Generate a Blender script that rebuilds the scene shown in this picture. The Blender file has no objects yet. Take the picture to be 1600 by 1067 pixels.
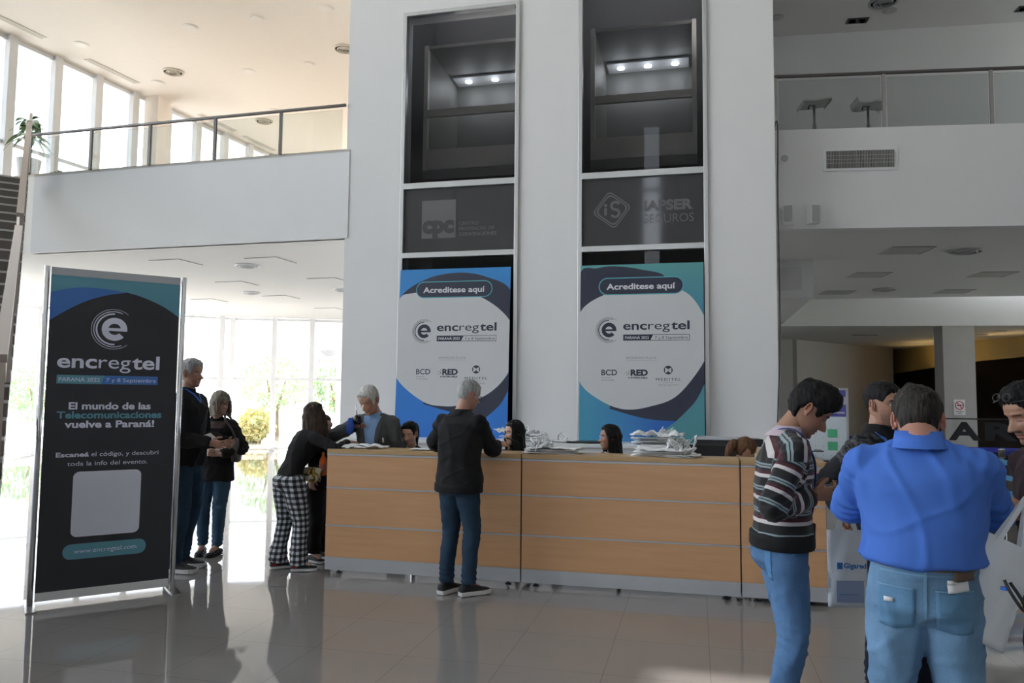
import bpy, bmesh, math, random
from mathutils import Vector, Matrix, noise
PI = math.pi
scene = bpy.context.scene
C = scene.collection

# ---------------------------------------------------------------- camera
cam_data = bpy.data.cameras.new('camera')
cam = bpy.data.objects.new('camera', cam_data)
C.objects.link(cam)
scene.camera = cam
cam_data.sensor_fit = 'HORIZONTAL'
cam_data.sensor_width = 36.0
cam_data.lens = 1203.0 / 1600.0 * 36.0
cam_data.clip_start = 0.05
cam_data.clip_end = 300
def cam_matrix(p, r, y):
    cy, sy = math.cos(y), math.sin(y)
    Rz = Matrix(((cy, -sy, 0), (sy, cy, 0), (0, 0, 1)))
    B = Matrix(((1, 0, 0), (0, 0, -1), (0, 1, 0)))
    cp, sp = math.cos(p), math.sin(p)
    Rp = Matrix(((1, 0, 0), (0, cp, sp), (0, -sp, cp)))
    cr, sr = math.cos(r), math.sin(r)
    Rr = Matrix(((cr, -sr, 0), (sr, cr, 0), (0, 0, 1)))
    M = Rr @ Rp @ B @ Rz
    W = M.transposed()
    flip = Matrix(((1, 0, 0), (0, -1, 0), (0, 0, -1)))
    return (W @ flip).to_4x4()
cam.matrix_world = Matrix.Translation((0, 0, 1.62)) @ cam_matrix(0.0714, 0.00969, -0.2347)

# ---------------------------------------------------------------- daylight and exposure
scene.view_settings.view_transform = 'Standard'
scene.view_settings.look = 'None'
scene.view_settings.gamma = 1.0
scene.view_settings.use_curve_mapping = False
scene.view_settings.exposure = -0.55
scene.cycles.use_denoising = True
scene.cycles.max_bounces = 10
scene.cycles.diffuse_bounces = 6
scene.cycles.glossy_bounces = 4
scene.cycles.transmission_bounces = 6
scene.cycles.transparent_max_bounces = 16
scene.cycles.sample_clamp_indirect = 8.0
scene.cycles.caustics_reflective = False
scene.cycles.caustics_refractive = False
world = bpy.data.worlds.new('sky')
scene.world = world
world.use_nodes = True
wn, wl = world.node_tree.nodes, world.node_tree.links
wn.clear()
w_out = wn.new('ShaderNodeOutputWorld'); w_bg = wn.new('ShaderNodeBackground')
w_tc = wn.new('ShaderNodeTexCoord'); w_sep = wn.new('ShaderNodeSeparateXYZ'); w_ramp = wn.new('ShaderNodeValToRGB')
wl.new(w_tc.outputs['Generated'], w_sep.inputs[0]); wl.new(w_sep.outputs[2], w_ramp.inputs[0])
wl.new(w_ramp.outputs[0], w_bg.inputs[0]); wl.new(w_bg.outputs[0], w_out.inputs[0])
w_ramp.color_ramp.elements[0].position = 0.0; w_ramp.color_ramp.elements[0].color = (0.96, 0.98, 1.0, 1)
w_ramp.color_ramp.elements[1].position = 0.4; w_ramp.color_ramp.elements[1].color = (0.72, 0.84, 1.0, 1)
w_bg.inputs[1].default_value = SKY = 7.0
sun = bpy.data.lights.new('sun', 'SUN'); sun.energy = 48.0; sun.angle = 0.02; sun.color = (1.0, 0.95, 0.88)
so = bpy.data.objects.new('sun', sun); C.objects.link(so)
so.rotation_euler = Vector((-0.45, 0.80, 0.95)).to_track_quat('Z', 'Y').to_euler()
def portal(name, loc, size, rot):
    l = bpy.data.lights.new(name, 'AREA'); l.shape = 'RECTANGLE'; l.size, l.size_y = size
    l.cycles.is_portal = True
    o = bpy.data.objects.new(name, l); C.objects.link(o); o.location = loc; o.rotation_euler = rot
    return o
def portal_wall(name, a, b, z0, z1, inward):
    a, b = Vector(a), Vector(b); d = (b - a); n = Vector(inward).normalized()
    o = portal(name, ((a.x + b.x) / 2, (a.y + b.y) / 2, (z0 + z1) / 2), (d.length, z1 - z0), (0, 0, 0))
    xx = Vector((d.x, d.y, 0)).normalized(); zz = -Vector((n.x, n.y, 0)).normalized(); yy = zz.cross(xx)
    o.matrix_world = Matrix.Translation(o.location) @ Matrix((xx, yy, zz)).transposed().to_4x4()

# ---------------------------------------------------------------- materials
MATS = {}
def mat(name, col, rough=0.5, metal=0.0, spec=0.5, noise_amt=0.0, noise_scale=8.0, bump=0.0, bump_scale=60.0, sheen=0.0, coat=0.0, alpha=None, emit=None):
    if name in MATS: return MATS[name]
    m = bpy.data.materials.new(name); m.use_nodes = True
    nt = m.node_tree; b = nt.nodes['Principled BSDF']
    b.inputs['Base Color'].default_value = (*col, 1); b.inputs['Roughness'].default_value = rough
    b.inputs['Metallic'].default_value = metal; b.inputs['Specular IOR Level'].default_value = spec
    if sheen: b.inputs['Sheen Weight'].default_value = sheen
    if coat: b.inputs['Coat Weight'].default_value = coat
    if emit: b.inputs['Emission Color'].default_value = (*emit[0], 1); b.inputs['Emission Strength'].default_value = emit[1]
    tc = nt.nodes.new('ShaderNodeTexCoord')
    n = nt.nodes.new('ShaderNodeTexNoise'); n.inputs['Scale'].default_value = noise_scale; n.inputs['Detail'].default_value = 4
    nt.links.new(tc.outputs['Object'], n.inputs['Vector'])
    a = max(noise_amt, 0.02)
    mx = nt.nodes.new('ShaderNodeMix'); mx.data_type = 'RGBA'
    mx.inputs[6].default_value = (*[c * (1 - a) for c in col], 1); mx.inputs[7].default_value = (*[min(1, c * (1 + a)) for c in col], 1)
    nt.links.new(n.outputs['Fac'], mx.inputs[0]); nt.links.new(mx.outputs[2], b.inputs['Base Color'])
    if bump:
        n2 = nt.nodes.new('ShaderNodeTexNoise'); n2.inputs['Scale'].default_value = bump_scale; n2.inputs['Detail'].default_value = 3
        nt.links.new(tc.outputs['Object'], n2.inputs['Vector'])
        bp = nt.nodes.new('ShaderNodeBump'); bp.inputs['Strength'].default_value = bump; bp.inputs['Distance'].default_value = 0.01
        nt.links.new(n2.outputs['Fac'], bp.inputs['Height']); nt.links.new(bp.outputs[0], b.inputs['Normal'])
    MATS[name] = m
    return m

class NT:
    """tiny expression helper for node materials"""
    def __init__(s, name, rough=0.5):
        s.m = bpy.data.materials.new(name); s.m.use_nodes = True; s.t = s.m.node_tree
        s.b = s.t.nodes['Principled BSDF']; s.b.inputs['Roughness'].default_value = rough
        MATS[name] = s.m
    def n(s, typ, **kw):
        x = s.t.nodes.new(typ)
        for k, v in kw.items(): setattr(x, k, v)
        return x
    def link(s, a, b): s.t.links.new(a, b)
    def coord(s, which='Object'): return s.n('ShaderNodeTexCoord').outputs[which]
    def xyz(s, vec):
        q = s.n('ShaderNodeSeparateXYZ'); s.link(vec, q.inputs[0]); return q.outputs
    def math(s, op, a, b=0.0, c=None):
        q = s.n('ShaderNodeMath', operation=op)
        for i, v in enumerate([a, b] + ([c] if c is not None else [])):
            if isinstance(v, (int, float)): q.inputs[i].default_value = v
            else: s.link(v, q.inputs[i])
        return q.outputs[0]
    def mix(s, f, a, b):
        q = s.n('ShaderNodeMix', data_type='RGBA')
        if isinstance(f, (int, float)): q.inputs[0].default_value = f
        else: s.link(f, q.inputs[0])
        for i, v in ((6, a), (7, b)):
            if isinstance(v, tuple): q.inputs[i].default_value = (*v, 1)
            else: s.link(v, q.inputs[i])
        return q.outputs[2]
    def noise(s, vec, scale, detail=3, stretch=None):
        if stretch:
            mp = s.n('ShaderNodeMapping'); mp.inputs['Scale'].default_value = stretch; s.link(vec, mp.inputs[0]); vec = mp.outputs[0]
        q = s.n('ShaderNodeTexNoise'); q.inputs['Scale'].default_value = scale; q.inputs['Detail'].default_value = detail
        s.link(vec, q.inputs['Vector']); return q.outputs['Fac']
    def ramp(s, f, stops, interp='LINEAR'):
        q = s.n('ShaderNodeValToRGB'); q.color_ramp.interpolation = interp; e = q.color_ramp.elements
        while len(e) > 1: e.remove(e[0])
        e[0].position = stops[0][0]; e[0].color = (*stops[0][1], 1)
        for p, c in stops[1:]:
            k = e.new(p); k.color = (*c, 1)
        s.link(f, q.inputs[0]); return q.outputs[0]
    def bump(s, h, strength=0.3, dist=0.01):
        q = s.n('ShaderNodeBump'); q.inputs['Strength'].default_value = strength; q.inputs['Distance'].default_value = dist
        s.link(h, q.inputs['Height']); s.link(q.outputs[0], s.b.inputs['Normal'])
    def base(s, c): s.link(c, s.b.inputs['Base Color'])

def glass_mat(name, tint=(1, 1, 1), refl=1.0, rough=0.0):
    if name in MATS: return MATS[name]
    m = bpy.data.materials.new(name); m.use_nodes = True; t = m.node_tree; t.nodes.clear()
    o = t.nodes.new('ShaderNodeOutputMaterial'); tr = t.nodes.new('ShaderNodeBsdfTransparent'); gl = t.nodes.new('ShaderNodeBsdfGlossy')
    tr.inputs[0].default_value = (*tint, 1); gl.inputs['Roughness'].default_value = rough
    gl.inputs['Color'].default_value = (refl, refl, refl, 1)
    fr = t.nodes.new('ShaderNodeFresnel'); fr.inputs[0].default_value = 1.5
    ge = t.nodes.new('ShaderNodeNewGeometry'); ma = t.nodes.new('ShaderNodeMath'); ma.operation = 'MULTIPLY_ADD'
    # same reflectance from both faces of a thin pane
    inv = t.nodes.new('ShaderNodeLayerWeight'); inv.inputs[0].default_value = 0.2
    mx = t.nodes.new('ShaderNodeMixShader')
    t.links.new(inv.outputs['Fresnel'], mx.inputs[0])
    t.links.new(tr.outputs[0], mx.inputs[1]); t.links.new(gl.outputs[0], mx.inputs[2]); t.links.new(mx.outputs[0], o.inputs[0])
    for x in (fr, ge, ma): t.nodes.remove(x)
    MATS[name] = m
    return m

# ---------------------------------------------------------------- mesh building
class MB:
    def __init__(s): s.v = []; s.f = []; s.mi = []; s.cur = 0
    def mat(s, i): s.cur = i; return s
    def add(s, vs, fs):
        o = len(s.v); s.v += [tuple(v) for v in vs]
        for f in fs: s.f.append(tuple(i + o for i in f)); s.mi.append(s.cur)
        return s
    def box(s, x0, x1, y0, y1, z0, z1):
        vs = [(x, y, z) for z in (z0, z1) for y in (y0, y1) for x in (x0, x1)]
        return s.add(vs, [(0, 2, 3, 1), (4, 5, 7, 6), (0, 1, 5, 4), (2, 6, 7, 3), (0, 4, 6, 2), (1, 3, 7, 5)])
    def obox(s, M, sx, sy, sz):
        vs = [M @ Vector((x * sx / 2, y * sy / 2, z * sz / 2)) for z in (-1, 1) for y in (-1, 1) for x in (-1, 1)]
        return s.add(vs, [(0, 2, 3, 1), (4, 5, 7, 6), (0, 1, 5, 4), (2, 6, 7, 3), (0, 4, 6, 2), (1, 3, 7, 5)])
    def wallseg(s, a, b, z0, z1, th):
        """vertical slab along a-b, thickness to the left of a->b"""
        a, b = Vector(a[:2]), Vector(b[:2]); d = (b - a).normalized(); n = Vector((-d.y, d.x)) * th
        q = [a, b, b + n, a + n]
        return s.prism([(p.x, p.y) for p in q], z0, z1)
    def prism(s, poly, z0, z1):
        n = len(poly)
        vs = [(x, y, z0) for x, y in poly] + [(x, y, z1) for x, y in poly]
        fs = [tuple(range(n))[::-1], tuple(range(n, 2 * n))] + [(i, (i + 1) % n, n + (i + 1) % n, n + i) for i in range(n)]
        return s.add(vs, fs)
    def frames(s, pts):
        pts = [Vector(p) for p in pts]; out = []; prev = None
        for i, p in enumerate(pts):
            d = (pts[min(i + 1, len(pts) - 1)] - pts[max(i - 1, 0)])
            d = d.normalized() if d.length > 1e-9 else Vector((0, 0, 1))
            if prev is None:
                r = d.cross(Vector((0, 0, 1)))
                if r.length < 0.05: r = d.cross(Vector((0, 1, 0)))
            else: r = prev - d * prev.dot(d)
            r.normalize(); prev = r; out.append((p, r, d.cross(r)))
        return out
    def tube(s, pts, rad, n=10, cap=True):
        if isinstance(rad, (int, float)): rad = [rad] * len(pts)
        rings = [[p + (r * math.cos(2 * PI * k / n) + u * math.sin(2 * PI * k / n)) * R for k in range(n)] for (p, r, u), R in zip(s.frames(pts), rad)]
        return s.rings(rings, cap)
    def rings(s, rings, cap=True, closed=True):
        n = len(rings[0]); vs = [v for r in rings for v in r]; fs = []
        for i in range(len(rings) - 1):
            for k in range(n if closed else n - 1):
                a, b = i * n + k, i * n + (k + 1) % n
                fs.append((a, b, b + n, a + n))
        if cap:
            fs.append(tuple(range(n))[::-1]); m = (len(rings) - 1) * n; fs.append(tuple(range(m, m + n)))
        return s.add(vs, fs)
    def ellipses(s, secs, n=20):
        """secs: (center, right, fwd, rx, ry [,power])"""
        rings = []
        for q in secs:
            c, r, f, rx, ry = [Vector(x) if not isinstance(x, (int, float)) else x for x in q[:5]]
            e = q[5] if len(q) > 5 else 1.0; ring = []
            for k in range(n):
                a = 2 * PI * k / n; ca, sa = math.cos(a), math.sin(a)
                ca = math.copysign(abs(ca) ** e, ca); sa = math.copysign(abs(sa) ** e, sa)
                ring.append(c + r * (rx * ca) + f * (ry * sa))
            rings.append(ring)
        return s.rings(rings)
    def lathe(s, prof, c=(0, 0, 0), n=24):
        c = Vector(c)
        rings = [[c + Vector((r * math.cos(2 * PI * k / n), r * math.sin(2 * PI * k / n), z)) for k in range(n)] for r, z in prof]
        return s.rings(rings)
    def sphere(s, c, rx, ry=None, rz=None, nu=16, nv=10, M=None):
        ry = ry or rx; rz = rz or rx; c = Vector(c); rings = []
        for j in range(nv + 1):
            t = PI * (0.02 + 0.96 * j / nv)
            ring = [Vector((rx * math.sin(t) * math.cos(2 * PI * k / nu), ry * math.sin(t) * math.sin(2 * PI * k / nu), -rz * math.cos(t))) for k in range(nu)]
            if M: ring = [M @ v for v in ring]
            rings.append([c + v for v in ring])
        return s.rings(rings)
    def data(s, name, mats=()):
        me = bpy.data.meshes.new(name); me.from_pydata(s.v, [], s.f)
        for m in mats: me.materials.append(m)
        if any(s.mi): me.polygons.foreach_set('material_index', s.mi)
        me.update(); return me
    def build(s, name, mats, parent=None, smooth=False, bevel=0, loc=None, fix=True):
        if not isinstance(mats, (list, tuple)): mats = [mats]
        me = s.data(name, mats)
        if fix:
            bm = bmesh.new(); bm.from_mesh(me); bmesh.ops.recalc_face_normals(bm, faces=bm.faces); bm.to_mesh(me); bm.free()
        o = bpy.data.objects.new(name, me); C.objects.link(o)
        if smooth:
            for p in me.polygons: p.use_smooth = True
        if parent: o.parent = parent
        if loc: o.location = loc
        if bevel:
            b = o.modifiers.new('bevel', 'BEVEL'); b.width = bevel; b.segments = 2; b.limit_method = 'ANGLE'; b.angle_limit = 0.6
            b.harden_normals = False
        return o

def empty(name, loc=(0, 0, 0), rz=0, **k):
    o = bpy.data.objects.new(name, None); C.objects.link(o); o.location = loc; o.rotation_euler = (0, 0, rz)
    o.empty_display_size = 0.1
    return tag(o, **k) if k else o
def tag(o, label=None, cat=None, group=None, kind=None):
    if label: o['label'] = label
    if cat: o['category'] = cat
    if group: o['group'] = group
    if kind: o['kind'] = kind
    return o
def struct(name, mb, m, **k):
    o = mb.build(name, m, **k); o['kind'] = 'structure'; return o
def copy_tree(o, parent=None):
    c = o.copy(); C.objects.link(c); c.parent = parent
    for ch in list(o.children): copy_tree(ch, c)
    return c

# ---------------------------------------------------------------- text and flat artwork
_tc = {}
def text_polys(body, bold=0.0, spacing=1.0):
    key = (body, bold, spacing)
    if key in _tc: return _tc[key]
    cu = bpy.data.curves.new('t', 'FONT'); cu.body = body; cu.size = 1.0; cu.offset = bold; cu.space_character = spacing
    cu.resolution_u = 4
    ob = bpy.data.objects.new('t', cu); C.objects.link(ob)
    dg = bpy.context.evaluated_depsgraph_get(); dg.update()
    me = bpy.data.meshes.new_from_object(ob.evaluated_get(dg), depsgraph=dg)
    vs = [tuple(v.co) for v in me.vertices]; fs = [tuple(p.vertices) for p in me.polygons]
    bpy.data.objects.remove(ob); bpy.data.curves.remove(cu); bpy.data.meshes.remove(me)
    _tc[key] = (vs, fs); return _tc[key]
class Board:
    """flat artwork on a real plate: o = lower left corner, u/v = edge vectors, n = outward normal"""
    def __init__(s, o, u, v, n):
        s.o, s.u, s.v, s.n = Vector(o), Vector(u), Vector(v), Vector(n).normalized()
        s.W, s.H = s.u.length, s.v.length; s.U, s.V = s.u.normalized(), s.v.normalized(); s.mbs = {}; s.lay = 0
    def P(s, x, y, h): return s.o + s.U * x + s.V * y + s.n * h
    def mb(s, key): return s.mbs.setdefault(key, MB())
    def poly(s, key, uv, h, clip=True):
        pts = [(a * s.W, b * s.H) for a, b in uv]
        if clip:
            for ax, lim, sg in ((0, 0, 1), (0, s.W, -1), (1, 0, 1), (1, s.H, -1)):
                out = []
                for i in range(len(pts)):
                    p, q = pts[i - 1], pts[i]; ip = (p[ax] - lim) * sg >= 0; iq = (q[ax] - lim) * sg >= 0
                    if ip != iq:
                        t = (lim - p[ax]) / (q[ax] - p[ax]); out.append((p[0] + t * (q[0] - p[0]), p[1] + t * (q[1] - p[1])))
                    if iq: out.append(q)
                pts = out
                if not pts: return
        s.mb(key).add([s.P(x, y, h) for x, y in pts], [tuple(range(len(pts)))])
    def rrect(s, key, x0, y0, x1, y1, r, h, grow=0):
        W, H = s.W, s.H; x0, x1, y0, y1 = x0 * W - grow, x1 * W + grow, y0 * H - grow, y1 * H + grow; r = r + grow; pts = []
        for cx, cy, a0 in ((x1 - r, y1 - r, 0), (x0 + r, y1 - r, 90), (x0 + r, y0 + r, 180), (x1 - r, y0 + r, 270)):
            for k in range(9):
                a = math.radians(a0 + k * 11.25); pts.append(((cx + r * math.cos(a)) / W, (cy + r * math.sin(a)) / H))
        s.poly(key, pts, h, False)
    def rect(s, key, x0, y0, x1, y1, h, skew=0):
        s.poly(key, [(x0, y0), (x1, y0), (x1 + skew, y1), (x0, y1)], h, False)
    def arc(s, key, cx, cy, r, w, a0, a1, h, n=40):
        """ring piece, radii in metres, centre in fractions"""
        X, Y = cx * s.W, cy * s.H; vs = []
        for k in range(n + 1):
            a = math.radians(a0 + (a1 - a0) * k / n)
            for R in (r - w / 2, r + w / 2): vs.append(s.P(X + R * math.cos(a), Y + R * math.sin(a), h))
        s.mb(key).add(vs, [(2 * k, 2 * k + 1, 2 * k + 3, 2 * k + 2) for k in range(n)])
    def disc(s, key, cx, cy, r, h, n=40):
        X, Y = cx * s.W, cy * s.H
        s.mb(key).add([s.P(X + r * math.cos(2 * PI * k / n), Y + r * math.sin(2 * PI * k / n), h) for k in range(n)], [tuple(range(n))])
    def text(s, key, body, x0, x1, yb, h, bold=0.0, spacing=1.0, height=None, maxw=None):
        """x0..x1 in fractions fixes the width; height (of a capital, metres) optional"""
        vs, fs = text_polys(body, bold, spacing)
        if not vs: return
        xa = min(v[0] for v in vs); xb = max(v[0] for v in vs)
        sx = (x1 - x0) * s.W / (xb - xa); sy = height / 0.73 if height else sx
        s.mb(key).add([s.P(x0 * s.W + (v[0] - xa) * sx, yb * s.H + v[1] * sy, h) for v in vs], fs)
    def flush(s, parent, names, mats):
        out = []
        for k, m in s.mbs.items():
            out.append(m.build(names.get(k, k), mats[k], parent, fix=False))
        return out
def spline(pts, n=8, closed=False):
    out = []; N = len(pts)
    for i in range(N if closed else N - 1):
        if closed: p0, p1, p2, p3 = pts[i - 1], pts[i], pts[(i + 1) % N], pts[(i + 2) % N]
        else: p0, p1, p2, p3 = pts[max(i - 1, 0)], pts[i], pts[i + 1], pts[min(i + 2, N - 1)]
        for k in range(n):
            t = k / n
            out.append(tuple(0.5 * ((2 * p1[a]) + (-p0[a] + p2[a]) * t + (2 * p0[a] - 5 * p1[a] + 4 * p2[a] - p3[a]) * t * t + (-p0[a] + 3 * p1[a] - 3 * p2[a] + p3[a]) * t ** 3) for a in range(len(p1))))
    if not closed: out.append(tuple(pts[-1]))
    return out
# ================================================================ building shell
m_wall = mat('white_plaster', (0.80, 0.80, 0.81), 0.65, noise_amt=0.015, noise_scale=3, bump=0.03, bump_scale=90)
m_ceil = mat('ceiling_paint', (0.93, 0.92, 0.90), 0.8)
m_ceil_warm = mat('cream_ceiling_paint', (0.90, 0.83, 0.75), 0.8)
m_dim = mat('grey_plaster', (0.58, 0.57, 0.55), 0.7, noise_amt=0.02)
m_alu = mat('anodised_aluminium', (0.62, 0.63, 0.64), 0.35, metal=0.8)
m_white_metal = mat('white_lacquered_metal', (0.82, 0.83, 0.84), 0.35)
m_chrome = mat('chrome', (0.75, 0.76, 0.78), 0.12, metal=1.0)
m_steel = mat('brushed_steel', (0.50, 0.49, 0.48), 0.28, metal=0.9, noise_amt=0.08, noise_scale=2)
m_dark = mat('black_plastic', (0.02, 0.02, 0.022), 0.4)
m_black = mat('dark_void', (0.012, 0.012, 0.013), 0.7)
m_dwood = mat('dark_wood', (0.035, 0.026, 0.02), 0.35, noise_amt=0.25, noise_scale=3)
g_clear = glass_mat('clear_glass', (0.985, 0.98, 0.975))
g_rail = glass_mat('railing_glass', (0.88, 0.90, 0.89), 0.7)
g_tint = glass_mat('tinted_glass', (0.62, 0.62, 0.63), 0.9)
g_film = mat('grey_glass_film', (0.05, 0.051, 0.056), 0.06)

# polished porcelain floor
q = NT('polished_floor_tiles', 0.035)
xo = q.xyz(q.coord())
fx = q.math('FRACT', q.math('DIVIDE', q.math('ADD', xo[0], 61.43), 0.615)); fy = q.math('FRACT', q.math('DIVIDE', q.math('ADD', xo[1], 62.68), 0.68))
gx = q.math('LESS_THAN', fx, 0.006); gy = q.math('LESS_THAN', fy, 0.006); grout = q.math('MAXIMUM', gx, gy)
cb = q.mix(q.noise(q.coord(), 1.2, 5), (0.25, 0.235, 0.225), (0.30, 0.285, 0.275))
q.base(q.mix(grout, cb, (0.17, 0.16, 0.15)))
q.b.inputs['IOR'].default_value = 1.62
q.b.inputs['Specular IOR Level'].default_value = 0.62
struct('floor', MB().box(-21, 14, -5, 31, -0.1, 0), MATS['polished_floor_tiles'])

LZ, UZ, SLAB = 3.88, 8.0, 5.2
# lower ceilings (underside of the upper floor)
struct('ceiling', MB().prism([(-20.7, 10.62), (-10.53, 10.32), (-4.92, 10.16), (-4.92, 23.45), (-13.35, 20.05), (-20.7, 12.4)], LZ, SLAB - 0.02), m_ceil)
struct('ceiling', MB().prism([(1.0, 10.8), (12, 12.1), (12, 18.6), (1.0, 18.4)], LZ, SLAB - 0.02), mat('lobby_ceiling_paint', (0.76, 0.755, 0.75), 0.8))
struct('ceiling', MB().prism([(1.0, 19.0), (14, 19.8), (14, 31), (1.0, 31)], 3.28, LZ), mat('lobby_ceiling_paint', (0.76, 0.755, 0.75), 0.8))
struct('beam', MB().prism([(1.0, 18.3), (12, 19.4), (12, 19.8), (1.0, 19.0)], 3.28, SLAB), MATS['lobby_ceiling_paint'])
# balcony fascias
struct('wall_balcony_left', MB().wallseg((-10.53, 10.24), (-4.86, 10.085), LZ, SLAB - 0.06, 0.14), m_wall)
struct('trim_1', MB().wallseg((-10.53, 10.242), (-4.86, 10.087), SLAB - 0.06, SLAB - 0.03, 0.13), m_dim)
struct('wall_balcony_right', MB().wallseg((1.02, 10.67), (12, 11.97), LZ, SLAB + 0.03, 0.15), m_wall)
struct('floor_gallery', MB().prism([(-12.3, 10.45), (-10.95, 10.30), (-4.92, 10.14), (-4.92, 21.8), (-10.6, 21.8)], SLAB - 0.02, SLAB), mat('warm_gallery_floor', (0.76, 0.67, 0.56), 0.4))
# ceilings above the upper floor, high hall ceiling
struct('ceiling', MB().box(-12.6, -4.9, 9.7, 22, UZ, UZ + 0.2), m_ceil_warm)
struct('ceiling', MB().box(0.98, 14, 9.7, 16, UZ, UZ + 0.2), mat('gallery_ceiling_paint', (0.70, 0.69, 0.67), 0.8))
struct('ceiling', MB().box(-12.6, 9.2, -5.2, 9.9, 11, 11.2), m_ceil)
struct('wall_bulkhead', MB().box(-12.6, 9.2, 9.7, 9.9, UZ + 0.2, 11), m_wall)
struct('wall_gallery', MB().wallseg((1.0, 13.84), (14, 14.9), SLAB, UZ, 0.2), m_wall)
struct('wall_gallery_end', MB().box(-12.6, -4.9, 21.8, 22, SLAB, UZ), m_ceil_warm)
# tower
mt = MB()
X0, X1, TY = -4.91, 1.0, 10.1
W1, W2 = (-4.06, -2.34), (-1.52, 0.17)
for a, b in ((X0, W1[0]), (W1[1], W2[0]), (W2[1], X1)):
    mt.box(a, b, TY, TY + 0.35, 0, 9.0)
for a, b, zt in ((W1[0], W1[1], 7.12), (W2[0], W2[1], 7.38)):
    mt.box(a, b, TY, TY + 0.35, zt, 9.0); mt.box(a, b, TY, TY + 0.35, 0, 1.02)
mt.box(X0, X0 + 0.2, TY + 0.35, 19, 0, 9); mt.box(X1 - 0.2, X1, TY + 0.35, 22.7, 0, 9)
mt.box(X0, X1, 12.75, 12.95, 0, 9)
struct('wall_tower', mt, m_wall)
struct('wall_right', MB().box(9.0, 9.2, -5.2, 11.6, 0, 11), mat('taupe_plaster', (0.42, 0.415, 0.41), 0.8))
struct('wall_gallery_right', MB().box(12, 12.2, 11.4, 20, 0, 0.6).box(12, 12.2, 11.4, 20, 3.5, 5.7).box(12, 12.2, 11.4, 20, 7.6, UZ).box(12, 12.2, 11.4, 12.2, .6, 3.5).box(12, 12.2, 18.2, 20, .6, 3.5).box(12, 12.2, 11.4, 11.8, 5.7, 7.6).box(12, 12.2, 15.2, 20, 5.7, 7.6).box(9.0, 12.2, 11.2, 11.4, 0, LZ), MATS['taupe_plaster'])
mb = MB().box(-12.6, -1.62, -5.2, -5, 0, 11).box(-1.12, 9.2, -5.2, -5, 0, 11).box(-1.62, -1.12, -5.2, -5, 10.6, 11)
struct('wall_behind', mb, mat('grey_hall_plaster', (0.62, 0.62, 0.62), 0.8))
mb = MB().box(-1.60, -1.14, -5.12, -5.10, 0, 10.6)
wo = struct('window_1', mb, g_clear)
tmb = MB()
for z in (2.6, 5.6, 8.4): tmb.box(-1.62, -1.12, -5.14, -5.06, z, z + 0.1)
tmb.build('window_frame', m_alu, wo)

# low plinth ledge round the tower base
struct('wall_plinth', MB().box(-4.80, 1.0, 9.28, TY - 0.005, 0, 1.02), m_wall)
struct('trim_2', MB().box(-4.84, 1.02, 9.24, TY - 0.005, 1.02, 1.06), m_white_metal, bevel=0.004)
struct('baseboard_plinth', MB().box(-4.805, 1.0, 9.268, 9.28, 0, 0.08), m_alu)

# back lobby at the right
struct('wall_lobby', MB().wallseg((6.07, 27.05), (2.62, 22.75), 0, 3.28, 0.15).wallseg((2.62, 22.75), (1.0, 22.72), 0, 3.28, 0.15), m_dim)
struct('column', MB().prism([(5.24, 19.1), (5.32, 18.74), (5.98, 18.82), (5.90, 19.3)], 0, 3.28), mat('grey_column_stone', (0.42, 0.41, 0.40), 0.6, noise_amt=0.12, noise_scale=2.5))
struct('wall_lobby_back', MB().wallseg((14, 27.6), (5.9, 29.5), 0, 3.28, 0.2).wallseg((5.85, 29.6), (6.0, 27.0), 0, 3.28, 0.2).box(13.2, 13.4, 19.6, 28, 0, 3.28).box(12, 13.3, 19.6, 19.8, 0, 3.28), m_dwood)
lit_yellow = mat('cove_lit_yellow', (0.62, 0.48, 0.20), 0.45, noise_amt=0.15, noise_scale=1.5)  # yellow of the warm cove light is put into the base colour
sof = [((6.33, 28.2), 2.50), ((7.0, 25.3), 2.62), ((7.4, 23.4), 2.70), ((9.5, 19.9), 2.88)]
g = MB()
for (p, z), (r, z2) in zip(sof, sof[1:]):
    g.add([(p[0], p[1], z), (r[0], r[1], z2), (r[0], r[1], 3.28), (p[0], p[1], 3.28), (p[0] + .5, p[1] + .3, z), (r[0] + .5, r[1] + .3, z2), (r[0] + .5, r[1] + .3, 3.28), (p[0] + .5, p[1] + .3, 3.28)],
          [(0, 1, 2, 3), (4, 7, 6, 5), (0, 4, 5, 1), (3, 2, 6, 7), (0, 3, 7, 4), (1, 5, 6, 2)])
struct('trim_3', g, lit_yellow)
dp = MB()
for (p, z), (r, z2) in zip(sof, sof[1:]):
    dp.add([(p[0] + .1, p[1] + .1, 0), (r[0] + .1, r[1] + .1, 0), (r[0] + .1, r[1] + .1, z2), (p[0] + .1, p[1] + .1, z), (p[0] + .3, p[1] + .2, 0), (r[0] + .3, r[1] + .2, 0), (r[0] + .3, r[1] + .2, z2), (p[0] + .3, p[1] + .2, z)],
          [(0, 1, 2, 3), (4, 7, 6, 5), (0, 4, 5, 1), (3, 2, 6, 7), (0, 3, 7, 4), (1, 5, 6, 2)])
struct('wall_lobby_panelling', dp, mat('matt_dark_wood', (0.02, 0.016, 0.012), 0.9, spec=0.05, noise_amt=0.3, noise_scale=2))
for i, (x, y, z, s) in enumerate(((6.9, 25.2, 2.4, 1.2), (6.9, 23.8, 2.5, 1.6), (7.9, 21.2, 2.6, 1.8))):
    l = bpy.data.lights.new('cove_light', 'AREA'); l.size = s; l.size_y = 0.15; l.shape = 'RECTANGLE'; l.energy = 5; l.color = (1.0, 0.66, 0.26)
    o = bpy.data.objects.new('cove_light', l); C.objects.link(o); o.location = (x - 0.35, y - 0.3, z); o.rotation_euler = (PI, math.radians(20), -1.0)
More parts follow.
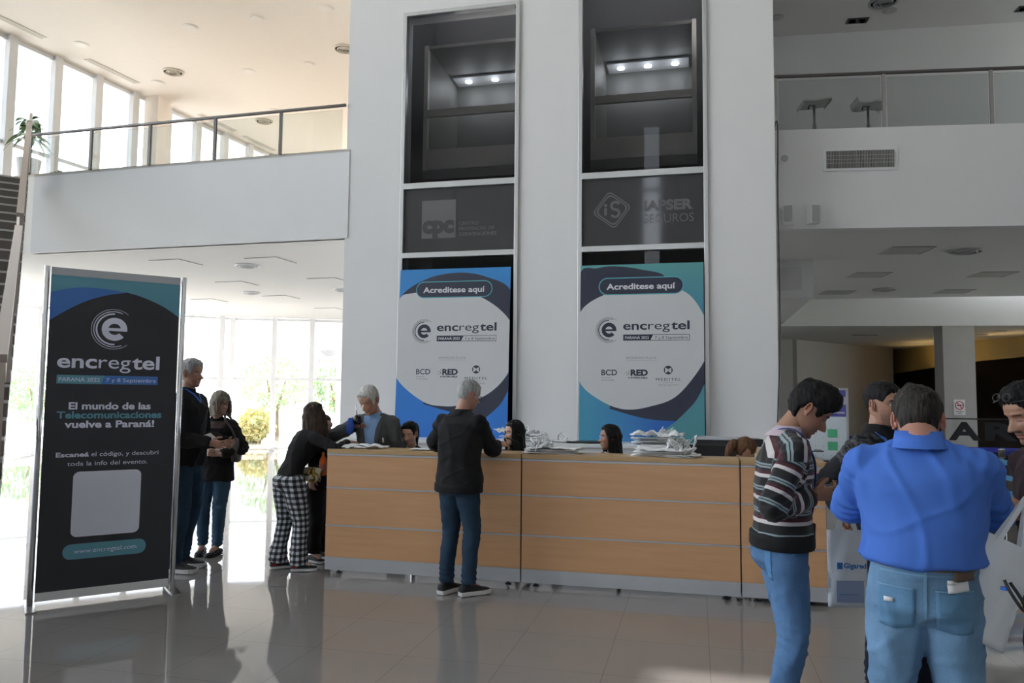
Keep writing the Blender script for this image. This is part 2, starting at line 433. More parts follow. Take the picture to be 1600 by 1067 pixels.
for i, (x, y) in enumerate(((6.95, 21.3), (7.0, 20.2))):
    t = empty('ceiling_downlight', (x, y, 3.28), label='glowing round downlight in the lobby ceiling, ' + ('farther of the pair' if i == 0 else 'nearer of the pair'), cat='ceiling light', group='lit lobby downlights')
    MB().lathe([(0.15, -0.012), (0.15, 0.0), (0.11, 0.0), (0.11, -0.012)]).build('ring', m_white_metal, t)
    MB().lathe([(0.11, -0.008), (0.001, -0.008), (0.001, -0.004), (0.11, -0.004)]).build('diffuser', mat('warm_lamp', (1, 1, 1), emit=((1.0, 0.85, 0.6), 12)), t)

# ================================================================ glass walls
def glazed_wall(name, a, b, z0, z1, ts, transoms, mw=0.14, md=0.22, label=None):
    a, b = Vector((a[0], a[1])), Vector((b[0], b[1])); d = (b - a); L = d.length; d.normalize(); n = Vector((-d.y, d.x))
    g = MB(); g.wallseg(a, b, z0, z1, 0.012)
    root = struct(name, g, g_clear)
    fr = MB()
    for t in ts:
        p = a + d * t
        q4 = [p - d * mw / 2 - n * md / 2, p + d * mw / 2 - n * md / 2, p + d * mw / 2 + n * md / 2, p - d * mw / 2 + n * md / 2]
        fr.prism([(v.x, v.y) for v in q4], z0, z1)
    for z in transoms:
        q4 = [a - n * 0.04, b - n * 0.04, b + n * 0.05, a + n * 0.05]
        fr.prism([(v.x, v.y) for v in q4], z - 0.035, z + 0.035)
    fr.build('window_frame', m_white_metal, root)
    return root
K = (-13.3, 20.0)
glazed_wall('window_2', (-20.6, 12.4), K, 0, LZ, [1.5, 2.6, 3.7, 4.72, 5.8, 6.9, 8.0, 9.1, 10.3], [0.05, 2.07, LZ - 0.06])
glazed_wall('window_3', K, (-5.0, 23.4), 0, LZ, [0.1, 1.28, 2.36, 3.44, 4.5, 5.6, 6.7, 7.8, 8.8], [0.05, 2.07, LZ - 0.06])
glazed_wall('window_4', (-12.15, 9.8), (-10.5, 21.8), SLAB, UZ, [0.2, 1.2, 2.1, 3.0, 3.9, 4.8, 5.7, 6.6, 7.5, 8.4, 9.4], [SLAB + 0.05, 6.05, UZ - 0.05], mw=0.16)
glazed_wall('window_5', (-12.3, -5), (-12.3, 9.8), 0, 11, [0.1, 2, 4, 6, 8, 10, 12, 14, 14.7], [0.05, 2.4, SLAB, 8.2, 10.9])
struct('column', MB().box(-11.52, -11.18, 13.9, 14.3, SLAB, UZ), m_ceil_warm)
for i_, (y0_, y1_, z0_, z1_) in enumerate(((12.2, 18.2, .6, 3.5), (11.8, 15.2, 5.7, 7.6))):  # unseen windows, added to let more daylight into the dark lobby
    glazed_wall('window_%d' % (8 + i_), (12.05, y0_), (12.05, y1_), z0_, z1_, [0.05, (y1_ - y0_) / 3, (y1_ - y0_) * 2 / 3, y1_ - y0_ - .05], [z0_ + .05, z1_ - .05])
    portal_wall('daylight_portal', (12.25, y0_), (12.25, y1_), z0_, z1_, (-1, 0))
portal_wall('daylight_portal', (-12.5, -5), (-12.5, 9.8), 0, 11, (1, 0))
portal_wall('daylight_portal', (-12.3, 9.8), (-10.7, 21.8), SLAB, UZ, (1, -0.13))
portal_wall('daylight_portal', (-20.8, 12.6), (-13.4, 20.2), 0, LZ, (0.71, -0.71))
portal_wall('daylight_portal', K, (-5.0, 23.6), 0, LZ, (0.38, -0.92))
portal('daylight_portal', (-1.37, -5.3, 5.3), (0.5, 10.6), (-PI / 2, 0, 0))

# ================================================================ outdoors
q = NT('outdoor_ground', 0.9)
gy = q.noise(q.coord(), 0.12, 2); q.base(q.ramp(gy, [(0.45, (0.56, 0.56, 0.55)), (0.55, (0.40, 0.43, 0.33))]))
struct('ground', MB().prism([(-80, -30), (-21.1, -30), (-21.1, 31), (14, 31), (14, -30), (60, -30), (60, 90), (-80, 90)], -0.3, -0.08), MATS['outdoor_ground'])
leafm = [mat('leaf_pale_green', (0.42, 0.52, 0.30), 0.6, noise_amt=0.3, noise_scale=5), mat('leaf_green', (0.26, 0.40, 0.22), 0.6, noise_amt=0.3, noise_scale=5), mat('leaf_yellow', (0.55, 0.48, 0.20), 0.6, noise_amt=0.3, noise_scale=5)]
barkm = mat('bark', (0.22, 0.16, 0.11), 0.9, noise_amt=0.3)
def foliage(c, rx, ry, rz, n, size, seed, holes=0.0):
    R = random.Random(seed); m = MB()
    for i in range(n):
        a, zz = R.uniform(0, 2 * PI), R.uniform(-1, 1); rr = math.sqrt(1 - zz * zz) ; k = R.uniform(0.35, 1.0) ** 0.5
        k *= 0.8 + 0.35 * noise.noise(Vector((math.cos(a) * rr * 1.7, math.sin(a) * rr * 1.7, zz * 1.7 + seed)))
        p = Vector((c[0] + rx * k * rr * math.cos(a), c[1] + ry * k * rr * math.sin(a), c[2] + rz * k * zz))
        u = Vector((R.gauss(0, 1), R.gauss(0, 1), R.gauss(0, 1))).normalized(); w = u.orthogonal().normalized(); s = size * R.uniform(0.6, 1.3)
        m.mat(0 if R.random() < 0.8 else 1).add([p - u * s, p - w * s * .35, p + u * s, p + w * s * .35], [(0, 1, 2, 3)])
    return m
def bush(x, y, h, w, mi, label, seed, trunk=True, group=None):
    t = empty('garden_tree' if trunk else 'garden_bush', (x, y, -0.08), label=label, cat='tree' if trunk else 'bush')
    cz = h * 0.6 if trunk else h * 0.48
    foliage((0, 0, cz), w / 2, w / 2, h - cz, 1500, 0.10, seed).build('foliage', [leafm[mi], leafm[(mi + 1) % 3]], t, fix=False)
    tr = MB()
    for k in range(3): tr.tube([(0.08 * k, 0, 0), (0.1 * k - .1, 0.05, h * 0.3), (0.35 * (k - 1), 0.1 * k, h * 0.65)], [0.09, 0.07, 0.03])
    tr.build('trunk', barkm, t)
bush(-16.2, 27.5, 3.5, 3.2, 0, 'pale green garden tree outside, left of the window mullions', 3)
bush(-13.2, 27.0, 3.3, 3.2, 1, 'mid green tree outside behind the woman in the plaid trousers', 5)
bush(-10.4, 28.3, 3.6, 3.0, 0, 'tall yellowish tree outside beside the tower edge', 8)
bush(-14.6, 23.6, 1.3, 1.5, 2, 'yellow flowering bush low outside the glass wall', 11, False)
bush(-24.5, 24.5, 2.8, 3.4, 1, 'green tree outside seen left of the tall dark banner', 14)
bush(-11.4, 25.6, 2.2, 1.2, 1, 'spiky dark green bush outside near the street lamp', 17, False)
def street_lamp(x, y, h, label):
    t = empty('street_lamp', (x, y, -0.08), label=label, cat='street lamp', group='garden street lamps')
    MB().tube([(0, 0, 0), (0, 0, h)], [0.06, 0.04], 10).build('pole', m_alu, t)
    MB().lathe([(0.02, h + .28), (0.34, h + .24), (0.36, h + .2), (0.12, h), (0.02, h)]).build('lamp_shade', mat('grey_lamp_metal', (0.3, 0.31, 0.33), 0.5), t)
street_lamp(-12.6, 24.9, 3.05, 'street lamp outside behind the third glass bay')
street_lamp(-9.6, 24.2, 2.85, 'street lamp outside next to the tower edge')
street_lamp(-24.0, 19.6, 4.2, 'street lamp outside left of the tall dark banner')
struct('pillar', MB().box(-11.85, -11.3, 24.0, 24.5, -0.08, 4.6), m_wall)
tag(MB().lathe([(0.32, 0), (0.40, 0.75), (0.34, 0.75), (0.30, 0.66), (0.01, 0.66)]).build('planter', m_wall, loc=(-10.15, 23.2, -0.08)), 'round white concrete planter on the lawn outside the glass', 'planter')
struct('roof', MB().prism([(-12, 20.9), (-5, 23.7), (-6.2, 27), (-13.0, 24.4)], 4.0, 4.25), m_wall)

# ================================================================ tower glazing and elevator cabs
fm = m_alu
def tower_frame(idx, x0, x1, zs, ztop):
    m = MB(); y0, y1 = TY - 0.035, TY + 0.06
    m.box(x0, x0 + 0.055, y0, y1, 1.02, ztop).box(x1 - 0.055, x1, y0, y1, 1.02, ztop)
    for z, h in zs: m.box(x0 + 0.055, x1 - 0.055, y0, y1, z, z + h)
    return m
for i, (x0, x1, ztop) in enumerate(((-4.06, -2.34, 7.12), (-1.52, 0.17, 7.38))):
    fr = struct('window_%d' % (6 + i), tower_frame(i, x0, x1, [(1.02, 0.05), (3.545, 0.075), (4.53, 0.085), (ztop - 0.055, 0.055)], ztop), fm, bevel=0.004)
    for z0, z1, gm in ((1.07, 3.545, g_tint), (3.62, 4.53, g_film), (4.615, ztop - 0.055, g_tint)):
        MB().box(x0 + 0.055, x1 - 0.055, TY + 0.01, TY + 0.02, z0, z1).build('pane', gm, fr)
etch = mat('etched_film', (0.13, 0.132, 0.138), 0.5)
b = Board((-4.0, TY + 0.006, 3.62), (1.6, 0, 0), (0, 0, 0.91), (0, -1, 0))
W, H = 1.6, 0.91
fx = lambda x: (x + 4.0) / W
fz = lambda z: (z - 3.62) / H
b.poly('etch', [(fx(-3.74), fz(3.82)), (fx(-3.54), fz(3.82)), (fx(-3.54), fz(3.86)), (fx(-3.50), fz(3.86)), (fx(-3.50), fz(3.82)), (fx(-3.24), fz(3.82)), (fx(-3.24), fz(4.36)), (fx(-3.74), fz(4.36))], 0)
b.mats = {'etch': etch}
b.text('dark', 'cpc', fx(-3.73), fx(-3.26), fz(3.905), 0.001, bold=0.06, height=0.24)
b.text('etch', 'CENTRO', fx(-3.19), fx(-2.91), fz(3.99), 0, height=0.05)
b.text('etch', 'PROVINCIAL DE', fx(-3.19), fx(-2.68), fz(3.915), 0, height=0.05)
b.text('etch', 'CONVENCIONES', fx(-3.19), fx(-2.65), fz(3.84), 0, bold=0.02, height=0.05)
r_ = tag(empty('window_film_logo', (0, 0, 0)), 'etched square logo reading cpc on the left dark glass panel', 'window lettering')
b.flush(r_, {'etch': 'lettering', 'dark': 'emblem'}, {'etch': etch, 'dark': mat('dark_film', (0.04, 0.041, 0.045), 0.5)})
b = Board((-1.465, TY + 0.006, 3.62), (1.58, 0, 0), (0, 0, 0.91), (0, -1, 0)); W = 1.58
fx = lambda x: (x + 1.465) / W
def diamond(r, rc=0.06):
    pts = []
    for k in range(4):
        a = math.radians(90 * k + 8); c = Vector((math.cos(a), math.sin(a))) * (r - rc * 1.41)
        for j in range(-4, 5): t = a + math.radians(45) * j / 4; pts.append((c.x + rc * math.cos(t), c.y + rc * math.sin(t)))
    return pts
def ring_strip(b, key, P, Q, cx, cz, h):
    vs = []
    for p, q_ in zip(P, Q): vs += [b.P(cx + p[0], cz + p[1], h), b.P(cx + q_[0], cz + q_[1], h)]
    n = len(P); b.mb(key).add(vs, [(2 * k, 2 * k + 1, (2 * k + 3) % (2 * n), (2 * k + 2) % (2 * n)) for k in range(n)])
cx, cz = -1.07 + 1.465, 4.105 - 3.62
ring_strip(b, 'etch', diamond(0.265), diamond(0.245), cx, cz, 0)
ring_strip(b, 'etch', diamond(0.228), diamond(0.203), cx, cz, 0)
b.arc('etch', (cx + .045) / W, (cz + .055) / H, 0.05, 0.035, 20, 270, 0)
b.arc('etch', (cx + .045) / W, (cz - .045) / H, 0.05, 0.035, 90, -160, 0)
b.poly('etch', [((cx - .10) / W, (cz - .07) / H), ((cx - .065) / W, (cz - .07) / H), ((cx - .065) / W, (cz + .03) / H), ((cx - .10) / W, (cz + .03) / H)], 0)
b.disc('etch', (cx - .083) / W, (cz + .065) / H, 0.022, 0)
b.text('etch', 'IAPSER', fx(-0.65), fx(-0.02), fz(4.08), 0, bold=0.05, height=0.13)
b.text('etch', 'SEGUROS', fx(-0.65), fx(-0.01), fz(3.91), 0, height=0.12)
r_ = tag(empty('window_film_logo', (0, 0, 0)), 'etched diamond logo reading IAPSER SEGUROS on the right dark glass panel', 'window lettering')
b.flush(r_, {'etch': 'lettering'}, {'etch': etch})

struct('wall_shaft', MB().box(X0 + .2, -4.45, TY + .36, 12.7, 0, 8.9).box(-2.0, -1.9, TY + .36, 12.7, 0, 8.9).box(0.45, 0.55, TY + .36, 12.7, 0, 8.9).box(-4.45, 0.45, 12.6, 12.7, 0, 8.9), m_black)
m_cab = mat('cab_steel', (0.72, 0.71, 0.66), 0.5, metal=0.1, noise_amt=0.2, noise_scale=1.3)
m_cabd = mat('cab_dark_panel', (0.26, 0.26, 0.25), 0.5, metal=0.1)
for i, (x0, x1, lab) in enumerate(((-3.86, -2.42, 'steel elevator cab behind the left tower glass'), (-1.36, -0.02, 'steel elevator cab behind the right tower glass'))):
    t = empty('elevator_cab', ((x0 + x1) / 2, 11.3, 4.9), label=lab, cat='elevator', group='elevator cabs in the tower')
    w = (x1 - x0) / 2; yf, yb = -0.7, 0.75
    MB().box(-w, w, yf, yf + .05, 0.06, 0.36).build('sill_panel', m_cab, t)
    MB().box(-w, w, yf, yf + .05, 0.86, 0.97).build('rail', m_cab, t)
    MB().box(-w - .06, -w, yf - .02, yf + .06, 0, 1.95).build('post', m_cab, t)
    MB().box(w, w + .06, yf - .02, yf + .06, 0, 1.95).build('post', m_cab, t)
    MB().box(-w - .06, w + .06, yf - .03, yb, -0.1, 0.04).build('floor_frame', m_cabd, t)
    MB().box(-w, w, yb, yb + .04, 0, 1.95).box(-w - .04, -w, yf + .06, yb, 0, 1.95).box(w, w + .04, yf + .06, yb, 0, 1.95).build('back_panel', m_cabd, t)
    MB().box(-w, w, yf, yb, 1.9, 1.95).build('cab_ceiling', mat('cab_ceiling_steel', (0.30, 0.30, 0.30), 0.6, metal=0.1), t)
    lp = MB().box(-w + .05, w - .05, 0.30, 0.66, 1.86, 1.89).build('light_panel', mat('satin_steel', (0.55, 0.56, 0.57), 0.4, metal=0.2), t)
    for k in (-1, 0, 1):
        MB().lathe([(0.055, -0.012), (0.001, -0.012), (0.001, 0), (0.055, 0)], (k * w * .62, 0.48, 1.86)).build('lamp', mat('cool_lamp', (1, 1, 1), emit=((0.9, 0.97, 1.0), 3.5)), lp)
        l = bpy.data.lights.new('cab_lamp', 'POINT'); l.energy = 6.0; l.shadow_soft_size = 0.12; l.color = (0.9, 0.96, 1)
        o = bpy.data.objects.new('cab_lamp', l); C.objects.link(o); o.location = ((x0 + x1) / 2 + k * w * .62, 11.72, 6.62)
    l = bpy.data.lights.new('shaft_fill_light', 'POINT'); l.energy = 9; l.shadow_soft_size = 0.1  # added fill light without a fixture, brightens the cab fronts
    o = bpy.data.objects.new('shaft_fill_light', l); C.objects.link(o); o.location = ((x0 + x1) / 2 - .3, 10.48, 7.6)
    tr = MB()
    for z in (-0.35,): tr.box(-w - .1, w + .1, yf, yf + .06, z, z + .1)
    for k in range(5): tr.box(-w + k * w * .45, -w + k * w * .45 + .05, yf, yb, -.2, -.12)
    tr.build('underframe', m_cabd, t)

# ================================================================ railings, gallery furniture
def pt(a, b, t): return (a[0] + (b[0] - a[0]) * t, a[1] + (b[1] - a[1]) * t)
def railing(a, b, zb, zt, ts, name, label, mr, posts_m):
    L = math.hypot(b[0] - a[0], b[1] - a[1])
    t = empty('glass_railing', (a[0], a[1], zb), label=label, cat='railing')
    def loc(p, z): return (p[0] - a[0], p[1] - a[1], z - zb)
    MB().tube([loc(a, zt), loc(b, zt)], 0.024, 12).build('handrail', mr, t)
    for k in (ts[:-1] if name == 'l' else ts):
        p = pt(a, b, k); q_ = loc(p, 0)
        MB().box(q_[0] - .02, q_[0] + .02, q_[1] - .02, q_[1] + .02, 0.0, zt - zb - 0.02).build('post', posts_m, t)
    for k0, k1 in zip(ts, ts[1:]):
        p, r = pt(a, b, k0 + .004), pt(a, b, k1 - .004)
        MB().wallseg(loc(p, 0), loc(r, 0), 0.01, zt - zb - .06, 0.01).build('glass_panel', g_rail, t)
    return t
m_bronze = mat('dark_bronze_metal', (0.16, 0.15, 0.145), 0.35, metal=0.7)
railing((-10.62, 10.21), (-4.93, 10.07), 5.17, 5.83, [0.0, 0.215, 0.41, 0.617, 0.815, 0.995], 'l', 'glass and dark metal railing along the left balcony', m_bronze, m_bronze)
railing((1.03, 10.75), (11.5, 11.98), 5.23, 6.0, [0.005, 0.138, 0.266, 0.39, 0.52, 0.65, 0.8, 0.995], 'r', 'glass railing with round handrail along the right balcony', m_bronze, mat('stainless_post', (0.42, 0.41, 0.40), 0.3, metal=0.8))

m_seat = mat('white_stool_plastic', (0.62, 0.62, 0.62), 0.4)
def stool(x, y, rz, label, curved):
    t = empty('bar_stool', (x, y, SLAB), rz, label=label, cat='stool', group='bar stools on the right balcony')
    prof = spline([(-.20, .93), (-.17, .86), (-.05, .85), (.08, .87), (.19, .85), (.205, .80)] if curved else [(-.20, .82), (-.19, .865), (-.05, .865), (.08, .885), (.19, .90), (.205, .87)], 6)
    m = MB(); n = len(prof); vs = []
    for s_ in (-.19, .19):
        for (yy, zz) in prof: vs.append((yy, s_, zz))
        for (yy, zz) in prof: vs.append((yy, s_, zz - .028))
    fs = []
    for k in range(n - 1):
        fs += [(k, k + 1, 2 * n + k + 1, 2 * n + k), (n + k, 3 * n + k, 3 * n + k + 1, n + k + 1), (k, n + k, n + k + 1, k + 1), (2 * n + k, 2 * n + k + 1, 3 * n + k + 1, 3 * n + k)]
    fs += [(0, 2 * n, 3 * n, n), (n - 1, 2 * n - 1, 4 * n - 1, 3 * n - 1)]
    m.add(vs, fs).build('seat', m_seat, t, smooth=False)
    MB().lathe([(.19, 0), (.19, .012), (.05, .03), (.03, .05), (.03, .55), (.018, .56), (.018, .84), (.001, .84)]).build('stem', m_chrome, t, smooth=True)
    MB().tube([(.15 * math.cos(a * PI / 12), .15 * math.sin(a * PI / 12) , .36) for a in range(25)], .011, 8, False).tube([(-.15, 0, .36), (-.02, 0, .36)], .01).build('foot_ring', m_chrome, t, smooth=True)
    MB().tube([(0.02, -.03, .82), (-.10, -.10, .80), (-.12, -.12, .74)], [.006, .006, .012]).build('lever', m_dark, t)
stool(1.76, 12.05, 0.15, 'white bar stool on the right balcony, nearer to the tower', False)
stool(2.55, 12.25, 0.1, 'white bar stool with upturned seat edge beside the railing post', True)

# wall and ceiling fittings
FA, FB = Vector((1.02, 10.67)), Vector((12, 11.97)); FD = (FB - FA).normalized(); FN = Vector((FD.y, -FD.x))
def onf(x, out=0.0):
    t = (x - FA.x) / FD.x; p = FA + FD * t + FN * out; return p
ang = math.atan2(FD.y, FD.x)
p = onf(2.135, 0.0)
t = empty('wall_vent', (p.x, p.y, 4.80), ang, label='rectangular louvred air vent on the right balcony wall', cat='vent')
MB().box(-.47, .47, -.02, 0, -.15, .15).build('frame', m_white_metal, t)
MB().box(-.43, .43, -.024, -.018, -.115, .115).build('backing', m_black, t)
lv = MB()
for k in range(44): lv.box(-.425 + k * .0196, -.418 + k * .0196, -.034, -.024, -.115, .115)
for z in (-.05, 0, .05): lv.box(-.43, .43, -.03, -.024, z - .003, z + .003)
lv.build('louvre', mat('grey_louvre', (0.45, 0.45, 0.45), 0.4), t)
for x, lab in ((1.19, 'small white wall speaker next to the tower edge'), (1.50, 'small white wall speaker, the one farther from the tower')):
    p = onf(x, 0.10)
    t = empty('wall_speaker', (p.x, p.y, 3.92), ang + (0.25 if x > 1.3 else -.25), label=lab, cat='speaker', group='speakers on the balcony wall')
    MB().box(-.065, .065, -.08, .06, 0, .25).build('housing', m_white_metal, t, bevel=.01)
    MB().box(-.055, .055, -.086, -.08, .015, .235).build('grille', mat('speaker_grille', (0.45, 0.46, 0.47), 0.8), t)
    MB().tube([(0, .05, .1), (0, .13, .1)], .02).build('bracket', m_white_metal, t)
p = onf(1.17, 0.0)
t = empty('smoke_sensor', (p.x, p.y, 4.83), ang, label='small round sensor on the wall beside the tower', cat='sensor')
MB().tube([(0, 0, 0), (0, -.03, 0)], .062, 20).build('body', m_white_metal, t)
MB().tube([(0, -.03, 0), (0, -.035, 0)], .05, 20).build('lens', mat('sensor_lens', (0.5, 0.52, 0.53), 0.2), t)
tag(MB().tube(spline([(1.035, 10.62, 5.2), (1.03, 10.06, 5.1), (1.02, 10.06, 4.2), (1.025, 10.06, 3.0), (1.02, 10.06, 2.2), (0.99, 10.06, 1.6), (0.97, 10.05, 1.06)], 6), .009, 6).build('cable', m_dark), 'thin black cable hanging down the tower edge', 'cable')
t = struct('wall_duct', MB().box(1.0, 1.87, 13.2, 18.36, 3.28, LZ), m_wall)
MB().box(1.06, 1.72, 13.175, 13.2, 3.36, 3.80).build('frame', m_white_metal, t)
MB().box(1.09, 1.69, 13.165, 13.176, 3.39, 3.77).build('access_panel', mat('panel_paint', (0.7, 0.7, 0.7), 0.6), t)
t = empty('security_camera', (1.55, 17.5, 3.28), label='small white security camera under the ceiling duct', cat='camera')
MB().lathe([(.06, 0), (.06, -.03), (.02, -.05), (.02, -.12), (.001, -.12)]).build('mount', m_white_metal, t)
MB().tube([(.02, .08, -.15), (-.02, -.14, -.19)], .055, 14).build('housing', m_white_metal, t, smooth=True)
MB().tube([(-.02, -.14, -.19), (-.022, -.15, -.192)], .035, 14).build('lens', m_dark, t)

def ceil_panel(x, y, s, rz, z, label, group, mm=None):
    t = empty('ceiling_panel', (x, y, z), rz, label=label, cat='ceiling panel', group=group)
    MB().box(-s, s, -s, s, -.006, 0).build('panel', mm or m_ceil, t)
    MB().box(-s, s + .014, -s - .014, -s, -.010, 0).box(s, s + .014, -s, s, -.010, 0).build('frame', mat('panel_gap_shade', (0.35, 0.35, 0.36), 0.6), t)  # dark strips on two sides stand in for the shade of an open gap
def diffuser(x, y, r, z, label, group, mm=None):
    t = empty('ceiling_diffuser', (x, y, z), label=label, cat='air diffuser', group=group)
    mm = mm or m_white_metal
    MB().lathe([(r, 0), (r, -.02), (r * .88, -.03), (r * .85, -.01), (r * .85, 0)]).build('ring', mm, t, smooth=True)
    k = MB()
    for q_ in (.7, .5, .3): k.lathe([(r * q_, -.012), (r * (q_ - .08), -.045), (r * (q_ - .1), -.04), (r * (q_ - .02), -.008)])
    k.build('cone', mm, t, smooth=True)
    MB().lathe([(r * .85, -.001), (.001, -.001), (.001, -.003), (r * .85, -.003)]).build('throat', m_dark, t)
LP = [(-7.0, 11.62, 'nearest the tower'), (-9.15, 13.95, 'second bay from the banner'), (-7.05, 13.85, 'beside the tower in the second row'), (-9.4, 16.1, 'third row'), (-8.75, 11.5, 'just right of the banner top'), (-7.4, 16.2, 'third row beside the tower'), (-11.5, 16.4, 'third row, farthest left'), (-11.3, 14.1, 'second row, farthest left'), (-9.4, 18.6, 'last row before the glass wall')]
for x, y, w_ in LP: ceil_panel(x, y, .30, -0.05, LZ, 'flush square access panel in the lower left ceiling, ' + w_, 'square panels in the lower left ceiling')
diffuser(-7.65, 11.95, .22, LZ, 'round white air diffuser between square panels, near row', 'round diffusers in the lower left ceiling')
diffuser(-7.35, 15.1, .22, LZ, 'round white air diffuser beside the tower edge, far row', 'round diffusers in the lower left ceiling')
diffuser(-9.6, 15.2, .2, LZ, 'round white air diffuser above the banner edge', 'round diffusers in the lower left ceiling')
gm = mat('grey_ceiling_panel', (0.50, 0.50, 0.49), 0.8)
for x, y, w_ in ((3.1, 12.57, 'nearest the balcony edge'), (3.05, 14.95, 'second row near the tower'), (5.15, 15.25, 'second row at the right'), (2.9, 17.3, 'third row near the duct'), (5.2, 17.5, 'third row at the right')):
    ceil_panel(x, y, .30, 0.12, LZ, 'flush square panel in the lower right ceiling, ' + w_, 'square panels in the lower right ceiling', gm)
gd = mat('grey_diffuser', (0.42, 0.42, 0.42), 0.5)
diffuser(3.98, 12.75, .23, LZ, 'round air diffuser in the right ceiling close to the balcony edge', 'round diffusers in the lower right ceiling', gd)
diffuser(3.75, 16.9, .23, LZ, 'round air diffuser in the right ceiling farther back', 'round diffusers in the lower right ceiling', gd)
t = empty('ceiling_vent', (4.2, 21.1, 3.28), 0.1, label='dark slot vent in the lobby ceiling beyond the beam', cat='vent')
MB().box(-.33, .33, -.06, .06, -.01, 0).build('frame', gd, t); MB().box(-.3, .3, -.035, .035, -.014, -.008).build('slot', m_black, t)
cw = mat('cream_fitting', (0.72, 0.66, 0.57), 0.5)
for x, y, w_ in ((-10.07, 12.91, 'left'), (-6.27, 12.69, 'cut by the tower edge'), (-9.79, 15.78, 'farther back above the railing')):
    diffuser(x, y, .2, UZ, 'round grey air diffuser in the cream upper ceiling, ' + w_, 'round diffusers in the cream ceiling', cw)
m_rec = mat('white_recessed_lamp', (0.90, 0.84, 0.77), 0.5)
for x, y, w_ in ((-8.54, 11.34, 'front row left'), (-7.23, 11.3, 'front row middle'), (-5.91, 11.26, 'front row right'), (-10.73, 13.31, 'second row left'), (-8.57, 13.2, 'second row middle'), (-7.25, 13.16, 'second row right'), (-10.94, 11.5, 'front row nearest the glass'), (-9.2, 15.2, 'third row left'), (-7.6, 15.3, 'third row right')):
    t = empty('recessed_light', (x, y, UZ), label='unlit round recessed light in the cream ceiling, ' + w_, cat='ceiling light', group='recessed lights in the cream ceiling')
    MB().lathe([(.13, -.001), (.125, -.010), (.10, -.012)]).build('ring', m_rec, t)
    MB().lathe([(.10, -.012), (.095, -.018), (.001, -.020)]).build('lamp', m_rec, t)
for x, y, w_ in ((-11.25, 12.65, 'middle'), (-11.49, 10.55, 'nearest'), (-10.95, 15.65, 'third'), (-10.8, 17.2, 'farthest')):
    t = empty('slot_diffuser', (x, y, UZ), -0.12, label='long slot air diffuser beside the upper windows, ' + w_, cat='vent', group='slot diffusers along the windows')
    MB().box(-.07, .07, -.6, .6, -.012, 0).build('frame', cw, t); MB().box(-.05, .05, -.57, .57, -.014, -.006).build('slot', mat('slot_grey', (0.55, 0.51, 0.45), 0.7), t)
diffuser(2.97, 12.99, .22, UZ, 'round air diffuser in the grey upper right ceiling', None, gd)
for x, y, w_ in ((3.14, 13.56, 'right of the twin spotlights'), (1.37, 13.4, 'at the tower edge')):
    t = empty('recessed_light', (x, y - .25, UZ), label='unlit round recessed light in the grey upper right ceiling, ' + w_, cat='ceiling light', group='recessed lights in the grey ceiling')
    MB().lathe([(.11, -.001), (.105, -.010), (.085, -.012)]).build('ring', gd, t)
    MB().lathe([(.085, -.012), (.08, -.016), (.001, -.018)]).build('lamp', gm, t)
for x, y, w_ in ((2.69, 13.75, 'left'), (5.3, 13.9, 'cut by the right picture edge')):
    t = empty('twin_spotlight', (x, y - .2, UZ), 0.08, label='black twin spotlight in the grey upper right ceiling, ' + w_, cat='ceiling light', group='twin spotlights')
    MB().box(-.17, .17, -.09, .09, -.015, 0).build('frame', m_dark, t)
    for s_ in (-.08, .08): MB().lathe([(.055, -.02), (.001, -.02), (.001, -.014), (.055, -.014)], (s_, 0, 0)).build('lamp', mat('dull_lamp', (0.4, 0.4, 0.38), 0.3), t)

# wall devices in the lobby
t = empty('no_smoking_sign', (5.62, 18.775, 1.47), 0.12, label='white no smoking sign on the grey column', cat='sign')
bd = Board((-.12, -.012, -.16), (.24, 0, 0), (0, 0, .34), (0, -1, 0))
MB().box(-.12, .12, -.01, 0, -.16, .18).build('plate', m_white_metal, t)
bd.arc('red', .5, .62, .085, .018, 0, 360, .001)
bd.poly('red', [(.27, .79), (.32, .83), (.73, .45), (.68, .41)], .0015)
bd.rect('dark', .28, .59, .62, .65, .0005); bd.rect('dark', .66, .59, .72, .65, .0005)
bd.arc('dark', .66, .72, .03, .008, 200, 400, .0005)
bd.text('dark', 'PROHIBIDO', .18, .82, .2, .001, bold=.02); bd.text('dark', 'FUMAR', .32, .68, .1, .001, bold=.02)
bd.flush(t, {'red': 'symbol', 'dark': 'lettering'}, {'red': mat('sign_red', (0.65, 0.04, 0.06), 0.5), 'dark': m_dark})
lw = Vector((6.07 - 2.62, 27.05 - 22.75)).normalized(); la = math.atan2(lw.y, lw.x)
p = Vector((2.62, 22.75)) + lw * 0.42
tag(MB().box(-.38, .38, -.06, 0, -.13, .13).build('wall_display', m_dark), 'black flat panel on the lobby wall above the floor plan sign', 'display').location = (p.x, p.y, 1.95)
bpy.data.objects['wall_display'].rotation_euler = (0, 0, la)
p = Vector((2.62, 22.75)) + lw * 2.3
t = empty('wall_intercom', (p.x, p.y, 1.22), la, label='small grey intercom box on the lobby wall', cat='intercom')
MB().box(-.14, .14, -.08, 0, -.22, .22).build('housing', m_alu, t, bevel=.01); MB().box(.02, .09, -.085, -.08, -.1, .12).build('keypad', m_dark, t)
